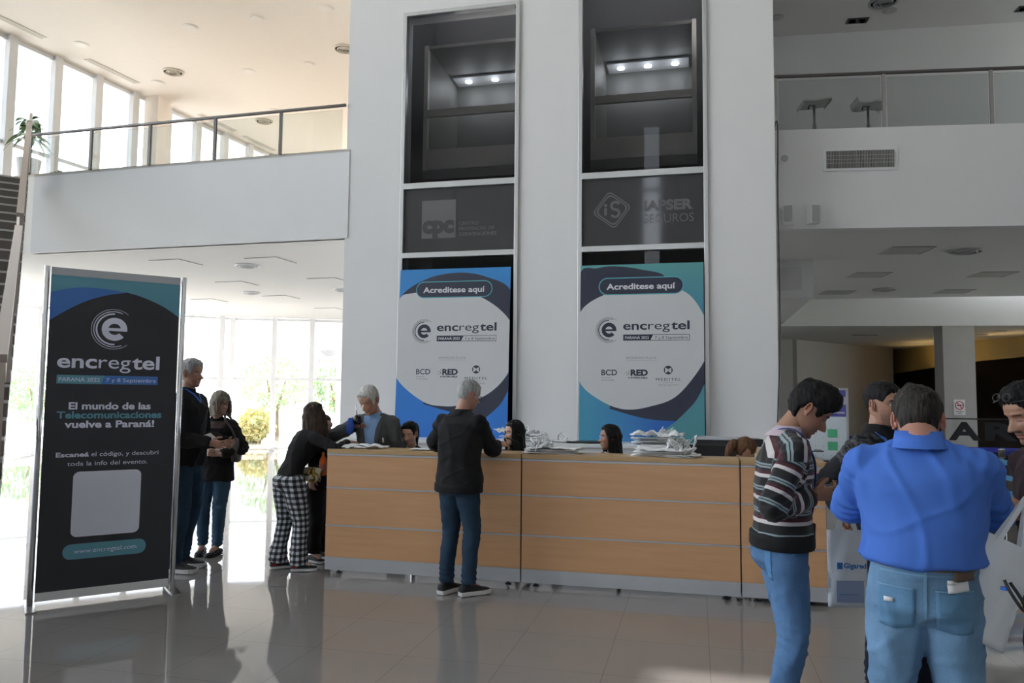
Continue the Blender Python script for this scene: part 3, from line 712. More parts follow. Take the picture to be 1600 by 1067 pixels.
# ================================================================ reception counter
q = NT('light_oak_laminate', 0.42)
co = q.coord(); g1 = q.noise(co, 3.0, 6, (0.6, 6, 9)); g2 = q.noise(co, 22, 3, (0.4, 8, 10))
gg = q.math('ADD', q.math('MULTIPLY', g1, 0.7), q.math('MULTIPLY', g2, 0.3))
q.base(q.ramp(gg, [(0.3, (0.62, 0.345, 0.175)), (0.7, (0.70, 0.41, 0.22))])); m_oak = MATS['light_oak_laminate']
q = NT('oak_edge', 0.4); q.base(q.ramp(q.noise(q.coord(), 4, 4, (0.5, 6, 6)), [(0.3, (0.46, 0.30, 0.15)), (0.7, (0.56, 0.38, 0.20))])); m_oake = MATS['oak_edge']
m_sil = mat('silver_laminate', (0.52, 0.54, 0.58), 0.38, metal=0.25)
m_gap = mat('shadow_gap', (0.02, 0.02, 0.02), 0.8)
CY = 6.56
CT = 1.125
def counter(x0, x1, label, ret=False):
    t = empty('reception_counter', ((x0 + x1) / 2, CY + .2, 0), label=label, cat='counter', group='reception counter modules')
    cx, cy = (x0 + x1) / 2, CY + .2
    L = lambda a, b, c, d, e, f: (a - cx, b - cx, c - cy, d - cy, e, f)
    g = 0.004
    for z0, z1 in ((.15, .425), (.44, .765), (.78, 1.065)):
        MB().box(*L(x0 + g, x1 - g, CY, CY + .022, z0, z1)).build('front_panel', m_oak, t, bevel=.0015)
    for z0, z1 in ((.426, .439), (.766, .779), (1.066, 1.083)):
        MB().box(*L(x0 + g, x1 - g, CY - .003, CY + .02, z0, z1)).build('rail', m_sil, t)
    MB().box(*L(x0 + g, x1 - g, CY + .002, CY + .03, .035, .149)).build('kickboard', m_sil, t)
    body = MB().box(*L(x0 + .001, x1 - .001, CY + .023, CY + .06, .05, 1.08)).box(*L(x0 + .001, x0 + .02, CY + .023, CY + .32, .05, 1.08)).box(*L(x1 - .02, x1 - .001, CY + .023, CY + .32, .05, 1.08))
    body.build('body', m_gap if not ret else m_sil, t)
    if ret:
        MB().box(*L(x1 - .45, x1, CY + .33, 8.25, .05, 1.08)).build('return_body', m_wall, t)
        MB().prism([(a - cx, b - cy) for a, b in [(x0 + g, CY - .005), (x1 + .006, CY - .005), (x1 + .006, 8.27), (x1 - .46, 8.27), (x1 - .46, CY + .36), (x0 + g, CY + .36)]], 1.085, CT).build('worktop', m_oake, t, bevel=.002)
    else:
        MB().box(*L(x0 + g, x1 - g, CY - .005, CY + .36, 1.085, CT)).build('worktop', m_oake, t, bevel=.002)
    for x in (x0 + .12, x1 - .12):
        MB().lathe([(.028, 0), (.028, .01), (.012, .014), (.012, .04)], (x - cx, CY + .06 - cy, 0), 12).build('foot', m_dark, t)
counter(-3.31, -1.475, 'light oak reception counter module, left one, with the man in a black sweater before it')
counter(-1.472, 0.342, 'light oak reception counter module in the middle, piled with white bags')
counter(0.345, 0.995, 'narrow light oak reception counter module at the right end with a return', True)
t = empty('staff_desk', (-1.4, 7.9, 0), label='low desk behind the reception counter', cat='desk')
MB().box(-1.8, 1.9, -.25, .2, .72, .75).build('worktop', m_white_metal, t)
for x in (-1.75, 0, 1.85): MB().box(x, x + .04, -.25, .2, 0, .72).build('leg', m_white_metal, t)

# white side unit with floor-plan stand
t = empty('side_unit', (1.36, 7.1, 0), label='white side unit with dark top edge at the right end of the counter', cat='cabinet')
MB().box(-.34, .34, -.35, .35, 0, 1.06).build('body', m_white_metal, t, bevel=.004)
MB().box(-.345, .345, -.355, .355, 1.06, 1.075).build('top', m_dark, t)
t = empty('floor_plan_stand', (1.09, 7.38, 1.075), label='framed floor plan display with purple header on the white side unit', cat='display stand')
b = Board((-.205, -.012, .01), (.41, 0, 0), (0, 0, .62), (0, -1, 0))
MB().box(-.22, .22, -.01, .01, 0, .645).build('board', m_white_metal, t)
fr = MB().box(-.225, -.205, -.02, .012, 0, .65).box(.205, .225, -.02, .012, 0, .65).box(-.205, .205, -.02, .012, .63, .65).box(-.205, .205, -.02, .012, 0, .012)
fr.build('frame', m_alu, t)
MB().box(-.2, .2, -.07, .07, -.0, .008).build('base', m_dark, t)
b.rect('sheet', 0, 0, 1, 1, .0002)
b.rect('head', 0, .62, 1, 1, .0006)
b.poly('sky', [(.35, .78), (.6, .95), (1, .9), (1, .8), (.75, .72)], .0009); b.poly('sky', [(0, .95), (.25, .8), (.3, .84), (.1, 1), (0, 1)], .0009)
b.poly('beam', [(.52, 1), (.70, 1), (.84, .64), (.62, .64)], .0012); b.poly('beam', [(.1, 1), (.3, 1), (.25, .66), (0, .7)], .0012)
b.text('white', 'CENTRO', .66, .8, .70, .0016); b.text('white', 'CONVENCIONES', .6, .97, .665, .0016, bold=.03)
for y in (.20, .38): b.rect('green', .62, y - .06, .82, y + .06, .0006)
for i in range(5):
    for j in range(4): b.rect('ink', .2 + .16 * i, .06 + .13 * j, .212 + .16 * i, .068 + .13 * j, .0009)
b.flush(t, {'sheet': 'sheet', 'head': 'header', 'sky': 'picture', 'beam': 'picture_beam', 'white': 'lettering', 'green': 'plan_area', 'ink': 'plan_mark'},
        {'sheet': mat('paper_blue_white', (0.66, 0.74, 0.80), 0.5), 'head': mat('purple_print', (0.10, 0.10, 0.38), 0.5), 'sky': mat('lilac_print', (0.55, 0.50, 0.62), 0.5),
         'beam': mat('violet_print', (0.05, 0.05, 0.24), 0.5), 'white': m_white_metal, 'green': mat('green_print', (0.10, 0.50, 0.26), 0.5), 'ink': m_dark})
t = empty('brochure_holder', (.86, 6.98, CT), label='clear acrylic brochure tray on the right end of the counter', cat='tray')
MB().box(-.05, .02, -.05, .05, 0, .06).build('stand', glass_mat('acrylic', (0.8, 0.84, 0.86), 1.0), t)
MB().box(-.14, .17, -.10, .10, .06, .068).build('tray', m_dark, t)
MB().add([(-.12, -.07, .07), (.10, -.07, .07), (.08, .07, .10), (-.1, .07, .10), (-.12, -.07, .068), (.10, -.07, .068), (.08, .07, .069), (-.1, .07, .069)], [(0, 1, 2, 3), (4, 5, 6, 7), (0, 4, 5, 1), (1, 5, 6, 2), (2, 6, 7, 3), (3, 7, 4, 0)]).build('brochure', mat('brochure_print', (0.66, 0.74, 0.88), 0.4), t)

# ================================================================ posters on the tower
m_navy = mat('navy_print', (0.024, 0.030, 0.058), 0.5); m_pwhite = mat('poster_white', (0.60, 0.61, 0.63), 0.5)
m_teal = mat('teal_print', (0.10, 0.42, 0.50), 0.5); m_ink = mat('navy_ink', (0.020, 0.024, 0.048), 0.5)
m_lwhite = mat('letter_white', (0.72, 0.73, 0.78), 0.5); m_grey = mat('grey_ink', (0.25, 0.26, 0.28), 0.5)
def grad_mat(name, stops, axis=2, lo=1.06, hi=3.4, second=None):
    q = NT(name, 0.5); s_ = q.xyz(q.coord())[axis]
    f = q.math('DIVIDE', q.math('SUBTRACT', s_, lo), hi - lo)
    if second is not None:
        f2 = q.math('MULTIPLY', q.xyz(q.coord())[0], second); f = q.math('ADD', f, f2)
    q.base(q.ramp(f, stops)); return q.m
blue_m = grad_mat('blue_gradient_print', [(0.0, (0.02, 0.17, 0.60)), (1.0, (0.035, 0.25, 0.62))], lo=0, hi=2.3)
teal_m = grad_mat('teal_gradient_print', [(0.0, (0.085, 0.30, 0.34)), (0.4, (0.075, 0.27, 0.33)), (0.75, (0.06, 0.25, 0.36)), (1.0, (0.10, 0.33, 0.34))], lo=0, hi=2.3)
def event_logo(b, key, cx, cy, R, h, glyph, ex=1.0):
    """letter e inside three broken rings; R outer ring radius in metres"""
    b.arc(key, cx, cy, R, R * .022, 50, 310, h); b.arc(key, cx, cy, R * .89, R * .04, 65, 295, h); b.arc(key, cx, cy, R * .77, R * .075, 88, 275, h)
    # glyph: ring with bar
    X, Y = cx + R * .04 / b.W, cy
    b.arc(key, X, Y, R * .43, R * .30, 2, 318, h + .0001, 48)
    b.rect(key, X - R * .5 / b.W, Y - R * .09 / b.H, X + R * .58 / b.W, Y + R * .06 / b.H, h + .0002)
def date_bar(b, k1, k2, kt1, kt2, x0, xm, x1, y0, y1, h, outline=None):
    sk = .025
    b.poly(k1, [(x0, y0), (xm - sk, y0), (xm, y1), (x0, y1)], h)
    if outline:
        t_ = .004 * b.W / b.H
        for r in ((xm, y1 - t_, x1, y1), (xm - sk, y0, x1, y0 + t_), (x1 - .004, y0, x1, y1)): b.rect(k2, *r, h)
    else: b.poly(k2, [(xm - sk, y0), (x1, y0), (x1, y1), (xm, y1)], h)
    hh = (y1 - y0) * b.H * .46; yb = y0 + (y1 - y0) * .27
    b.text(kt1, 'PARANÁ 2022', x0 + .015, xm - .035, yb, h + .0004, height=hh, bold=.01)
    b.text(kt2, '7 y 8 Septiembre', xm + .012, x1 - .015, yb, h + .0004, height=hh)
def poster(x0, x1, z0, z1, white, dtop, dlow, bgm, gradtri, label):
    cx = (x0 + x1) / 2; yb, yt = TY - .17, TY - .05
    t = empty('event_poster', (cx, yb, z0), label=label, cat='poster', group='event posters leaning on the tower')
    W = x1 - x0; H = math.hypot(z1 - z0, yt - yb); V = Vector((0, yt - yb, z1 - z0)); N = Vector((0, -(z1 - z0), (yt - yb))).normalized()
    o = Vector((-W / 2, 0, 0))
    bk = MB(); p = [o, o + Vector((W, 0, 0)), o + Vector((W, 0, 0)) + V, o + V]
    bk.add(p + [v - N * .012 for v in p], [(0, 1, 2, 3), (7, 6, 5, 4), (0, 4, 5, 1), (1, 5, 6, 2), (2, 6, 7, 3), (3, 7, 4, 0)])
    bk.build('panel', bgm, t)
    b = Board(o, (W, 0, 0), V, N)
    b.poly('navy', spline(dtop, 8) + ([] if not dtop[-1][0] > .9 else []), .0006)
    b.poly('navy', dlow, .0006)
    if gradtri: b.poly('tri', gradtri, .0004)
    b.poly('white', spline(white, 8, True), .0012)
    b.rrect('teal', .160, .829, .836, .919, .045 * H, .0020, grow=.012)
    b.rrect('navy2', .160, .829, .836, .919, .045 * H, .0026)
    b.text('lw', 'Acreditese aquí', .218, .777, .856, .0034, bold=.022, height=.080)
    event_logo(b, 'logo', .236, .624, .165, .0020, 'e')
    b.text('ink', 'enc', .356, .548, .625, .0020, bold=.022, height=.115); b.text('ink', 'reg', .558, .732, .625, .0020, bold=.0, height=.115); b.text('ink', 'tel', .742, .888, .625, .0020, bold=.022, height=.115)
    date_bar(b, 'bar', 'bar', 'btxt', 'ink', .357, .60, .888, .563, .597, .0020, outline=True)
    b.text('grey', 'SPONSORS PLATA', .378, .626, .460, .0020, height=.026); b.rect('grey', .378, .452, .626, .4535, .0020)
    b.text('sp1', 'BCD', .180, .308, .368, .0020, height=.075, bold=.015); b.text('sp1', 'Innovación', .183, .262, .352, .0020, height=.014); b.text('sp1', '& Tecnología', .183, .285, .338, .0020, height=.014)
    b.arc('sp1', .316, .402, .005, .0015, 0, 360, .0020, 12)
    b.text('sp2', 'RED', .418, .556, .367, .0020, height=.076, bold=.05); b.text('sp2', 'INTERCABLE', .42, .553, .350, .0020, height=.022, bold=.04)
    for dx, dy, r in ((.402, .376, .008), (.386, .384, .006), (.403, .392, .006), (.389, .368, .005), (.372, .378, .004), (.406, .354, .009)): b.disc('sp2', dx, dy, r, .0020, 12)
    b.disc('sp3', .718, .397, .055, .0020)
    b.text('wt', 'M', .693, .743, .385, .0026, bold=.05, height=.055)
    b.text('sp3', 'MEDITEL', .62, .818, .339, .0020, height=.034, spacing=1.25); b.text('sp3', 'PARANA', .68, .76, .327, .0020, height=.010, spacing=1.4); b.text('sp3', 'Líder en redes FTTH', .643, .796, .312, .0020, height=.014)
    b.flush(t, {'navy': 'dark_crescent', 'tri': 'blue_corner', 'white': 'white_field', 'teal': 'pill_outline', 'navy2': 'pill', 'lw': 'pill_lettering', 'ink': 'lettering', 'grey': 'small_lettering', 'wt': 'monogram', 'logo': 'logo', 'bar': 'date_bar', 'btxt': 'date_lettering', 'sp1': 'sponsor_lettering', 'sp2': 'sponsor_lettering', 'sp3': 'sponsor_lettering'},
            {'logo': m_ink, 'bar': m_ink, 'btxt': m_lwhite, 'sp1': m_ink, 'sp2': m_ink, 'sp3': m_ink, 'navy': m_navy, 'tri': blue_m, 'white': m_pwhite, 'teal': m_teal, 'navy2': m_navy, 'lw': m_lwhite, 'ink': m_ink, 'grey': m_grey, 'wt': m_pwhite})
poster(-4.02, -2.43, 1.062, 3.375,
    [(0.0, 0.82), (0.147, 0.858), (0.423, 0.883), (0.757, 0.819), (0.999, 0.684), (1.04, 0.525), (1.003, 0.385), (0.858, 0.27), (0.642, 0.198), (0.44, 0.181), (0.235, 0.213), (-0.013, 0.362), (-0.06, 0.596)],
    [(0.0, 0.60), (0.0, 0.82), (0.235, 0.938), (0.529, 0.974), (0.788, 0.944), (1.007, 0.853), (1.003, 0.602)],
    spline([(0.255, 0.193), (0.534, 0.144), (0.811, 0.117)], 6) + spline([(0.811, 0.117), (0.935, 0.196), (1.003, 0.281)], 6) + [(1.003, .5), (.3, .4)],
    blue_m, None, 'tall blue event poster reading Acreditese aquí, left one behind the counter')
poster(-1.475, 0.105, 1.062, 3.36,
    [(-0.003, 0.725), (0.191, 0.824), (0.51, 0.874), (0.841, 0.839), (1.002, 0.696), (1.03, 0.564), (0.998, 0.444), (0.794, 0.261), (0.582, 0.197), (0.367, 0.178), (0.166, 0.229), (-0.001, 0.333), (-0.05, 0.531)],
    [(0.002, 0.60), (-0.003, 0.95), (0.137, 0.982), (0.273, 0.991), (0.492, 0.969), (0.70, 0.91), (.55, .7)],
    spline([(0.25, 0.18), (0.533, 0.129), (0.778, 0.117)], 6) + spline([(0.778, 0.117), (0.924, 0.222), (1.002, 0.325)], 6) + [(1.002, .5), (.3, .4)],
    teal_m, [(-0.006, 0.333), (0.25, 0.18), (0.533, 0.129), (0.778, 0.117), (0.648, 0.05), (0.493, 0.0), (0.0, 0.0)], 'tall teal event poster reading Acreditese aquí, right one behind the counter')
bpy.data.objects['blue_corner'].data.materials[0] = grad_mat('blue_to_teal_print', [(0.0, (0.06, 0.30, 0.46)), (1.0, (0.015, 0.10, 0.50))], axis=0, lo=-0.7, hi=0.45)

# ================================================================ tall banner stand
BA, BB = Vector((-4.90, 4.93, 0)), Vector((-4.225, 5.665, 0))
bd = (BB - BA); BW = bd.length; bu = bd.normalized(); bn = Vector((bu.y, -bu.x, 0))
t = empty('banner_stand', ((BA + BB) / 2), math.atan2(bu.y, bu.x), label='tall dark event banner on two chrome poles at the left', cat='banner')
W = BW - .06
for s_ in (-1, 1):
    MB().tube([(s_ * BW / 2, 0, .012), (s_ * BW / 2, 0, 2.60)], .021, 16).build('pole', m_chrome, t, smooth=True)
    MB().box(s_ * BW / 2 - .035, s_ * BW / 2 + .035, -.22, .22, 0, .012).build('foot', m_steel, t)
MB().box(-W / 2, W / 2, -.006, .006, .09, 2.55).build('print_panel', mat('charcoal_print', (0.032, 0.034, 0.042), 0.45), t)
MB().box(-W / 2, W / 2, -.009, .009, 2.535, 2.595).build('top_strip', m_sil, t)
MB().box(-W / 2, W / 2, -.009, .009, .035, .10).build('bottom_strip', m_white_metal, t)
b = Board((-W / 2, -.0066, .10), (W, 0, 0), (0, 0, 2.435), (0, -1, 0))
dark = spline([(0.0, 0.852), (0.137, 0.892), (0.274, 0.924), (0.415, 0.945), (0.541, 0.957), (0.586, 0.958), (0.713, 0.945), (0.87, 0.919), (1.0, 0.886)], 6)
b.poly('teal', dark + [(1, 1), (0, 1)], .0003)
b.poly('blue', spline([(0.0, 0.852), (0.137, 0.892), (0.274, 0.924), (0.415, 0.945), (0.551, 0.957)], 6) + spline([(0.551, 0.959), (0.413, 0.966), (0.251, 0.966), (0.13, 0.959), (0.0, 0.943)], 6), .0006)
event_logo(b, 'logo', .480, .834, .160, .0006, 'e')
b.text('lw', 'enc', .072, .365, .704, .0006, bold=.022, height=.112); b.text('lw', 'reg', .378, .625, .704, .0006, bold=.0, height=.112); b.text('lw', 'tel', .636, .855, .704, .0006, bold=.022, height=.112)
date_bar(b, 'bar1', 'bar2', 'lw', 'lw', .075, .428, .846, .652, .680, .0006)
b.text('lw', 'El mundo de las', .172, .798, .570, .0006, bold=.03, height=.056); b.text('ttext', 'Telecomunicaciones', .088, .888, .541, .0006, bold=.03, height=.056); b.text('lw', 'vuelve a Paraná!', .148, .832, .511, .0006, bold=.03, height=.056)
b.text('lw', 'Escaneá', .097, .338, .418, .0006, bold=.03, height=.036); b.text('lw', 'el código, y descubrí', .356, .880, .418, .0006, height=.036); b.text('lw', 'toda la info del evento.', .182, .790, .389, .0006, height=.036)
b.rrect('box', .230, .163, .746, .370, .045, .0006)
b.rrect('pill', .180, .093, .806, .141, .055, .0006)
b.text('lw', 'www.encregtel.com', .26, .732, .111, .0012, height=.036)
_bt, _bb = mat('banner_teal', (0.12, 0.34, 0.44), 0.5), mat('banner_blue', (0.06, 0.19, 0.55), 0.5)
b.flush(t, {'teal': 'teal_artwork', 'blue': 'blue_artwork', 'lw': 'lettering', 'box': 'white_square', 'bar1': 'date_bar', 'bar2': 'date_bar', 'ttext': 'teal_lettering', 'pill': 'pill', 'logo': 'logo'},
        {'bar1': _bt, 'bar2': _bb, 'ttext': _bt, 'pill': _bt, 'logo': mat('banner_lettering', (0.78, 0.80, 0.95), 0.5), 'teal': mat('banner_teal', (0.075, 0.27, 0.36), 0.5), 'blue': mat('banner_blue', (0.035, 0.14, 0.42), 0.5), 'lw': mat('banner_lettering', (0.58, 0.60, 0.76), 0.5), 'box': mat('banner_white', (0.76, 0.78, 0.92), 0.5)})

# ================================================================ paper, bags and boxes
m_bag = mat('white_nonwoven_bag', (0.88, 0.88, 0.88), 0.7, bump=0.25, bump_scale=25)
m_blueprint = mat('bag_blue_print', (0.03, 0.20, 0.55), 0.6)
def crumpled_sheet(w, d, seed, amp, th=0.004, nx=14, ny=10, lift=None):
    """a folded limp bag: crumpled double layer"""
    m = MB(); vs = []
    for layer in (0, 1):
        for j in range(ny + 1):
            for i in range(nx + 1):
                x, y = (i / nx - .5) * w, (j / ny - .5) * d
                q_ = Vector((x * 9, y * 9, seed * 3.7))
                z = amp * abs(noise.noise(q_)) * 1.6 + amp * .5 * abs(noise.noise(q_ * 2.7))
                e = 1 - max(abs(i / nx - .5), abs(j / ny - .5)) * 2
                z = z + (th if layer else 0) + (lift(i / nx, j / ny) if lift else 0)
                vs.append((x + .02 * noise.noise(q_ + Vector((9, 0, 0))), y + .02 * noise.noise(q_ + Vector((0, 9, 0))), max(z, th if layer else 0)))
    N = (nx + 1) * (ny + 1); fs = []
    for j in range(ny):
        for i in range(nx):
            a = j * (nx + 1) + i
            fs += [(N + a, N + a + 1, N + a + nx + 2, N + a + nx + 1), (a, a + nx + 1, a + nx + 2, a + 1)]
    for i in range(nx): fs += [(i, i + 1, N + i + 1, N + i), (ny * (nx + 1) + i + 1, ny * (nx + 1) + i, N + ny * (nx + 1) + i, N + ny * (nx + 1) + i + 1)]
    for j in range(ny): a = j * (nx + 1); c_ = a + nx; fs += [(a + nx + 1, a, N + a, N + a + nx + 1), (c_, c_ + nx + 1, N + c_ + nx + 1, N + c_)]
    return m.add(vs, fs)
def strap(m, p0, p1, hgt, side, R, w=.022):
    pts = []
    a, b_ = Vector(p0), Vector(p1)
    for k in range(13):
        t_ = k / 12; p = a.lerp(b_, t_); p.z += hgt * math.sin(PI * t_) ** .7; p += Vector(side) * math.sin(PI * t_) ; p += Vector((R.uniform(-.006, .006), R.uniform(-.006, .006), 0)); pts.append(p)
    rings = []
    for i, p in enumerate(pts):
        u = Vector((math.cos(i * .4 + hgt * 40), math.sin(i * .4 + hgt * 40), .5)).normalized() * w / 2
        n_ = Vector((0, 0, .0015)) + Vector((.001, .001, 0)); rings.append([p - u - n_, p + u - n_, p + u + n_, p - u + n_])
    m.rings(rings)
def bag_pile(x, y, z, n, w, d, seed, nm, group, where, straps=3, amp=.02, sh=.15, step=.009):
    R = random.Random(seed)
    for k in range(n):
        jx, jy = R.uniform(-.04, .04), R.uniform(-.02, .02)
        lab = ('topmost' if k == n - 1 else ('lowest' if k == 0 else 'middle')) + ' crumpled white tote bag ' + where
        t = empty('tote_bag', (x + jx, y + jy, z + k * step), R.uniform(-.25, .25), label=lab, cat='bag', group=group)
        m = crumpled_sheet(w * R.uniform(.85, 1.05), d * R.uniform(.85, 1.0), seed + k * 1.3, amp if k == n - 1 else .004, .003)
        m.build('bag_body', m_bag, t, smooth=True)
        if k >= n - straps:
            s_ = MB()
            for j in range(3): strap(s_, (sh + R.uniform(-.08, .05), R.uniform(-.08, .04), .01), (sh + R.uniform(-.03, .1), R.uniform(-.04, .08), .01), R.uniform(.05, .15), (R.uniform(-.06, .07), R.uniform(-.04, .04), 0), R)
            s_.build('handle', m_bag, t, smooth=True)
    return t
bag_pile(-1.22, 6.74, CT + .001, 6, .50, .26, 3, 'p', 'pile of white bags on the counter by the man in black', 'in the counter pile beside the man in black', 5, .03, -.13, .008)
bag_pile(-.27, 6.72, CT + .001, 6, .52, .26, 9, 'p', 'pile of white bags on the counter by the woman with glasses', 'in the counter pile right of the receptionist with glasses', 5, .03, .12, .009)
bag_pile(-.42, 9.55, 1.061, 6, .62, .34, 15, 'p', 'pile of white bags on the ledge under the teal poster', 'in the ledge pile under the teal poster', 5, .07, .05, .018)
bag_pile(-2.15, 9.55, 1.061, 4, .55, .32, 21, 'p', 'pile of white bags on the ledge between the posters', 'in the ledge pile between the two posters', 4, .08, 0, .03)
bag_pile(-1.62, 9.5, 1.061, 2, .30, .24, 27, 'p', 'small pair of bags on the ledge', 'in the small pair beside the black folder', 1, .02, 0, .008)
m_paper = mat('white_paper', (0.82, 0.83, 0.85), 0.6)
for k, (x, y, w, rz, lab) in enumerate(((-3.12, 6.72, .30, .15, 'loose white paper sheets at the left end of the counter'), (-2.96, 6.74, .30, -.2, 'curled white leaflets in front of the man in the grey suit'), (-2.43, 6.70, .21, .1, 'single white sheet on the counter beside the man in black'))):
    o = crumpled_sheet(w, .2, 31 + k, .03 if k < 2 else .004, .002).build('paper_sheet', m_paper, smooth=True); o.location = (x, y, CT + .002 + .004 * k); o.rotation_euler = (0, 0, rz)
    tag(o, lab, 'paper')
for k, (x, y, z, w, h, lab, m_) in enumerate(((.30, 9.62, 1.06, .62, .07, 'black flat case on the ledge, lowest of the stack', m_dark), (.25, 9.60, 1.13, .55, .035, 'silver flat box on the ledge on top of the black case', m_sil), (-1.25, 9.48, 1.06, .6, .025, 'thin black folder lying on the ledge between the posters', m_dark), (.62, 9.6, 1.06, .25, .09, 'black box at the right end of the ledge', m_dark))):
    tag(MB().box(-w / 2, w / 2, -.13, .13, 0, h).build('flat_case', m_, loc=(x, y, z + .0005), bevel=.006), lab, 'case').rotation_euler = (0, 0, .05 * k)
t = empty('computer_monitor', (.15, 7.95, .75), .1, label='flat monitor lying low behind the right end of the counter', cat='monitor')
MB().box(-.28, .28, -.015, .015, .02, .41).build('screen', m_dark, t, bevel=.004); MB().box(-.12, .12, -.08, .08, 0, .02).build('base', m_dark, t)

# ================================================================ staircase
m_step = mat('brown_stone_step', (0.16, 0.14, 0.125), 0.4, noise_amt=0.15, noise_scale=3)
m_nose = mat('steel_nosing', (0.62, 0.61, 0.60), 0.3, metal=0.6)
path = [(-10.83, 10.30, 5.17), (-9.26, 8.97, 3.95), (-7.32, 7.04, 2.72), (-5.68, 5.43, 1.80), (-4.95, 4.68, 1.36), (-4.2, 3.9, 0.9)]
path = [(-10.83, 10.30), (-2.9, 2.75)]
P0, P1 = Vector((-10.50, 10.10, 0)), Vector((-3.40, 3.18, 0))
def stair_z(k):
    d = k * (P1 - P0).length
    return 5.17 - .545 * d if d < 4.6 else max(0.0, 2.663 - .37 * (d - 4.6))
t = empty('staircase', (-7.5, 6.6, 0), label='brown stone staircase with steel handrail climbing to the left balcony', cat='staircase')
O = Vector((-7.5, 6.6, 0)); dd = (P1 - P0); NS = 30; left = Vector((dd.y, -dd.x, 0)).normalized()
if left.x > 0: left = -left
side = left * 1.7
for k in range(NS - 2):
    a = P0 + dd * (k / NS); b_ = P0 + dd * ((k + 1) / NS); zt = stair_z((k + 1) / NS)
    z_ = zt
    poly = [a - O, b_ - O, b_ + side - O, a + side - O]
    st = MB().prism([(v.x, v.y) for v in poly], z_ - .19, z_ - 0.0).build('step', m_step, t)
    e = dd.normalized() * .02
    poly = [b_ - O - e, b_ - O + e * .3, b_ + side - O + e * .3, b_ + side - O - e]
    MB().prism([(v.x, v.y) for v in poly], z_ - .02, z_ + .004).build('nosing', m_nose, st)
rp = [(P0 + dd * k - O, stair_z(k)) for k in (0.02, .46)]
m_rail = mat('satin_bronze_rail', (0.36, 0.31, 0.27), 0.35, metal=0.5)
def slab_between(p, q_, z0a, z0b, h, w):
    m = MB(); n_ = left * w / 2
    vs = []
    for pp, z_ in ((p, z0a), (q_, z0b)):
        for s_ in (-1, 1):
            for hh in (0, h): vs.append(pp + n_ * s_ + Vector((0, 0, z_ + hh)))
    return m.add(vs, [(0, 1, 3, 2), (4, 6, 7, 5), (0, 4, 5, 1), (2, 3, 7, 6), (1, 5, 7, 3), (0, 2, 6, 4)])
off = left * .03
slab_between(rp[0][0] + off, rp[1][0] + off, rp[0][1] + .86, rp[1][1] + .86, .05, .07).build('handrail', m_rail, t)
p2 = P0 + dd * .50 - O + off; p3 = P0 + dd * .92 - O + off
slab_between(p2, p3, stair_z(.50) + .80, stair_z(.92) + .80, .05, .07).build('handrail', m_rail, t)
slab_between(rp[0][0] + off, rp[1][0] + off, rp[0][1] + .1, rp[1][1] + .1, .74, .012).build('glass_panel', g_rail, t)
for k in (0.02, .17, .32, .46, .50, .7, .92):
    p = P0 + dd * k - O + off; z_ = stair_z(k)
    MB().box(p.x - .02, p.x + .02, p.y - .02, p.y + .02, z_ - .1, z_ + (.86 if k < .48 else .8)).build('post', m_rail, t)
p = P0 + dd * 0.0 - O + off
MB().box(p.x - .03, p.x + .03, p.y - .03, p.y + .03, 5.17, 6.15).build('newel_post', m_alu, t)

# ================================================================ potted plants on the balcony
def leaf(m, base, dirv, L, w, droop):
    d = Vector(dirv).normalized(); s_ = d.cross(Vector((0, 0, 1)))
    s_ = s_.normalized() if s_.length > .01 else Vector((1, 0, 0)); L_, R_, M_ = [], [], []
    for k in range(7):
        u = k / 6; p = Vector(base) + d * L * u + Vector((0, 0, -droop * u * u)); ww = w * math.sin(PI * min(1, u * .9 + .08)) ** .8
        L_.append(p - s_ * ww + Vector((0, 0, .01))); M_.append(p); R_.append(p + s_ * ww + Vector((0, 0, .01)))
    vs = L_ + M_ + R_; fs = []
    for k in range(6): fs += [(k, 7 + k, 8 + k, k + 1), (7 + k, 14 + k, 15 + k, 8 + k)]
    m.add(vs, fs)
m_leaf2 = mat('plant_leaf', (0.09, 0.19, 0.06), 0.4, noise_amt=0.35, noise_scale=9)
def potted(x, y, z, hp, rp_, hs, n, L, seed, label, mpot):
    R = random.Random(seed); t = empty('potted_plant', (x, y, z), label=label, cat='plant')
    MB().lathe([(rp_ * .7, 0), (rp_, hp), (rp_ * .9, hp), (rp_ * .85, hp - .03), (.001, hp - .03)]).build('pot', mpot, t, smooth=False)
    st = MB().tube([(0, 0, hp - .05), (.02, .01, hp + hs * .5), (0, 0, hp + hs)], [.02, .016, .01], 8)
    st.build('stem', barkm, t)
    m = MB()
    for k in range(n):
        a = k * 2.4; zz = hp + hs * R.uniform(.45, 1.0)
        leaf(m, (0, 0, zz), (math.cos(a), math.sin(a), R.uniform(.2, 1.2)), L * R.uniform(.7, 1.1), L * .17, L * R.uniform(.5, 1.3))
    m.build('foliage', m_leaf2, t, smooth=True, fix=False)
potted(-11.2, 10.75, SLAB, .42, .2, .72, 26, .38, 4, 'tall leafy potted plant on the balcony at the head of the stairs', m_white_metal)
potted(-10.75, 10.95, SLAB, .14, .13, .08, 18, .2, 6, 'small potted plant on the balcony behind the railing', mat('grey_stone', (0.4, 0.4, 0.4), 0.8))
tag(MB().lathe([(.17, 0), (.19, .08), (.16, .17), (.05, .2), (.001, .2)]).build('garden_stone', mat('grey_stone', (0.4, 0.4, 0.4), 0.8), loc=(-10.45, 10.95, SLAB), smooth=True), 'rounded grey stone on the balcony beside the small plant', 'stone')

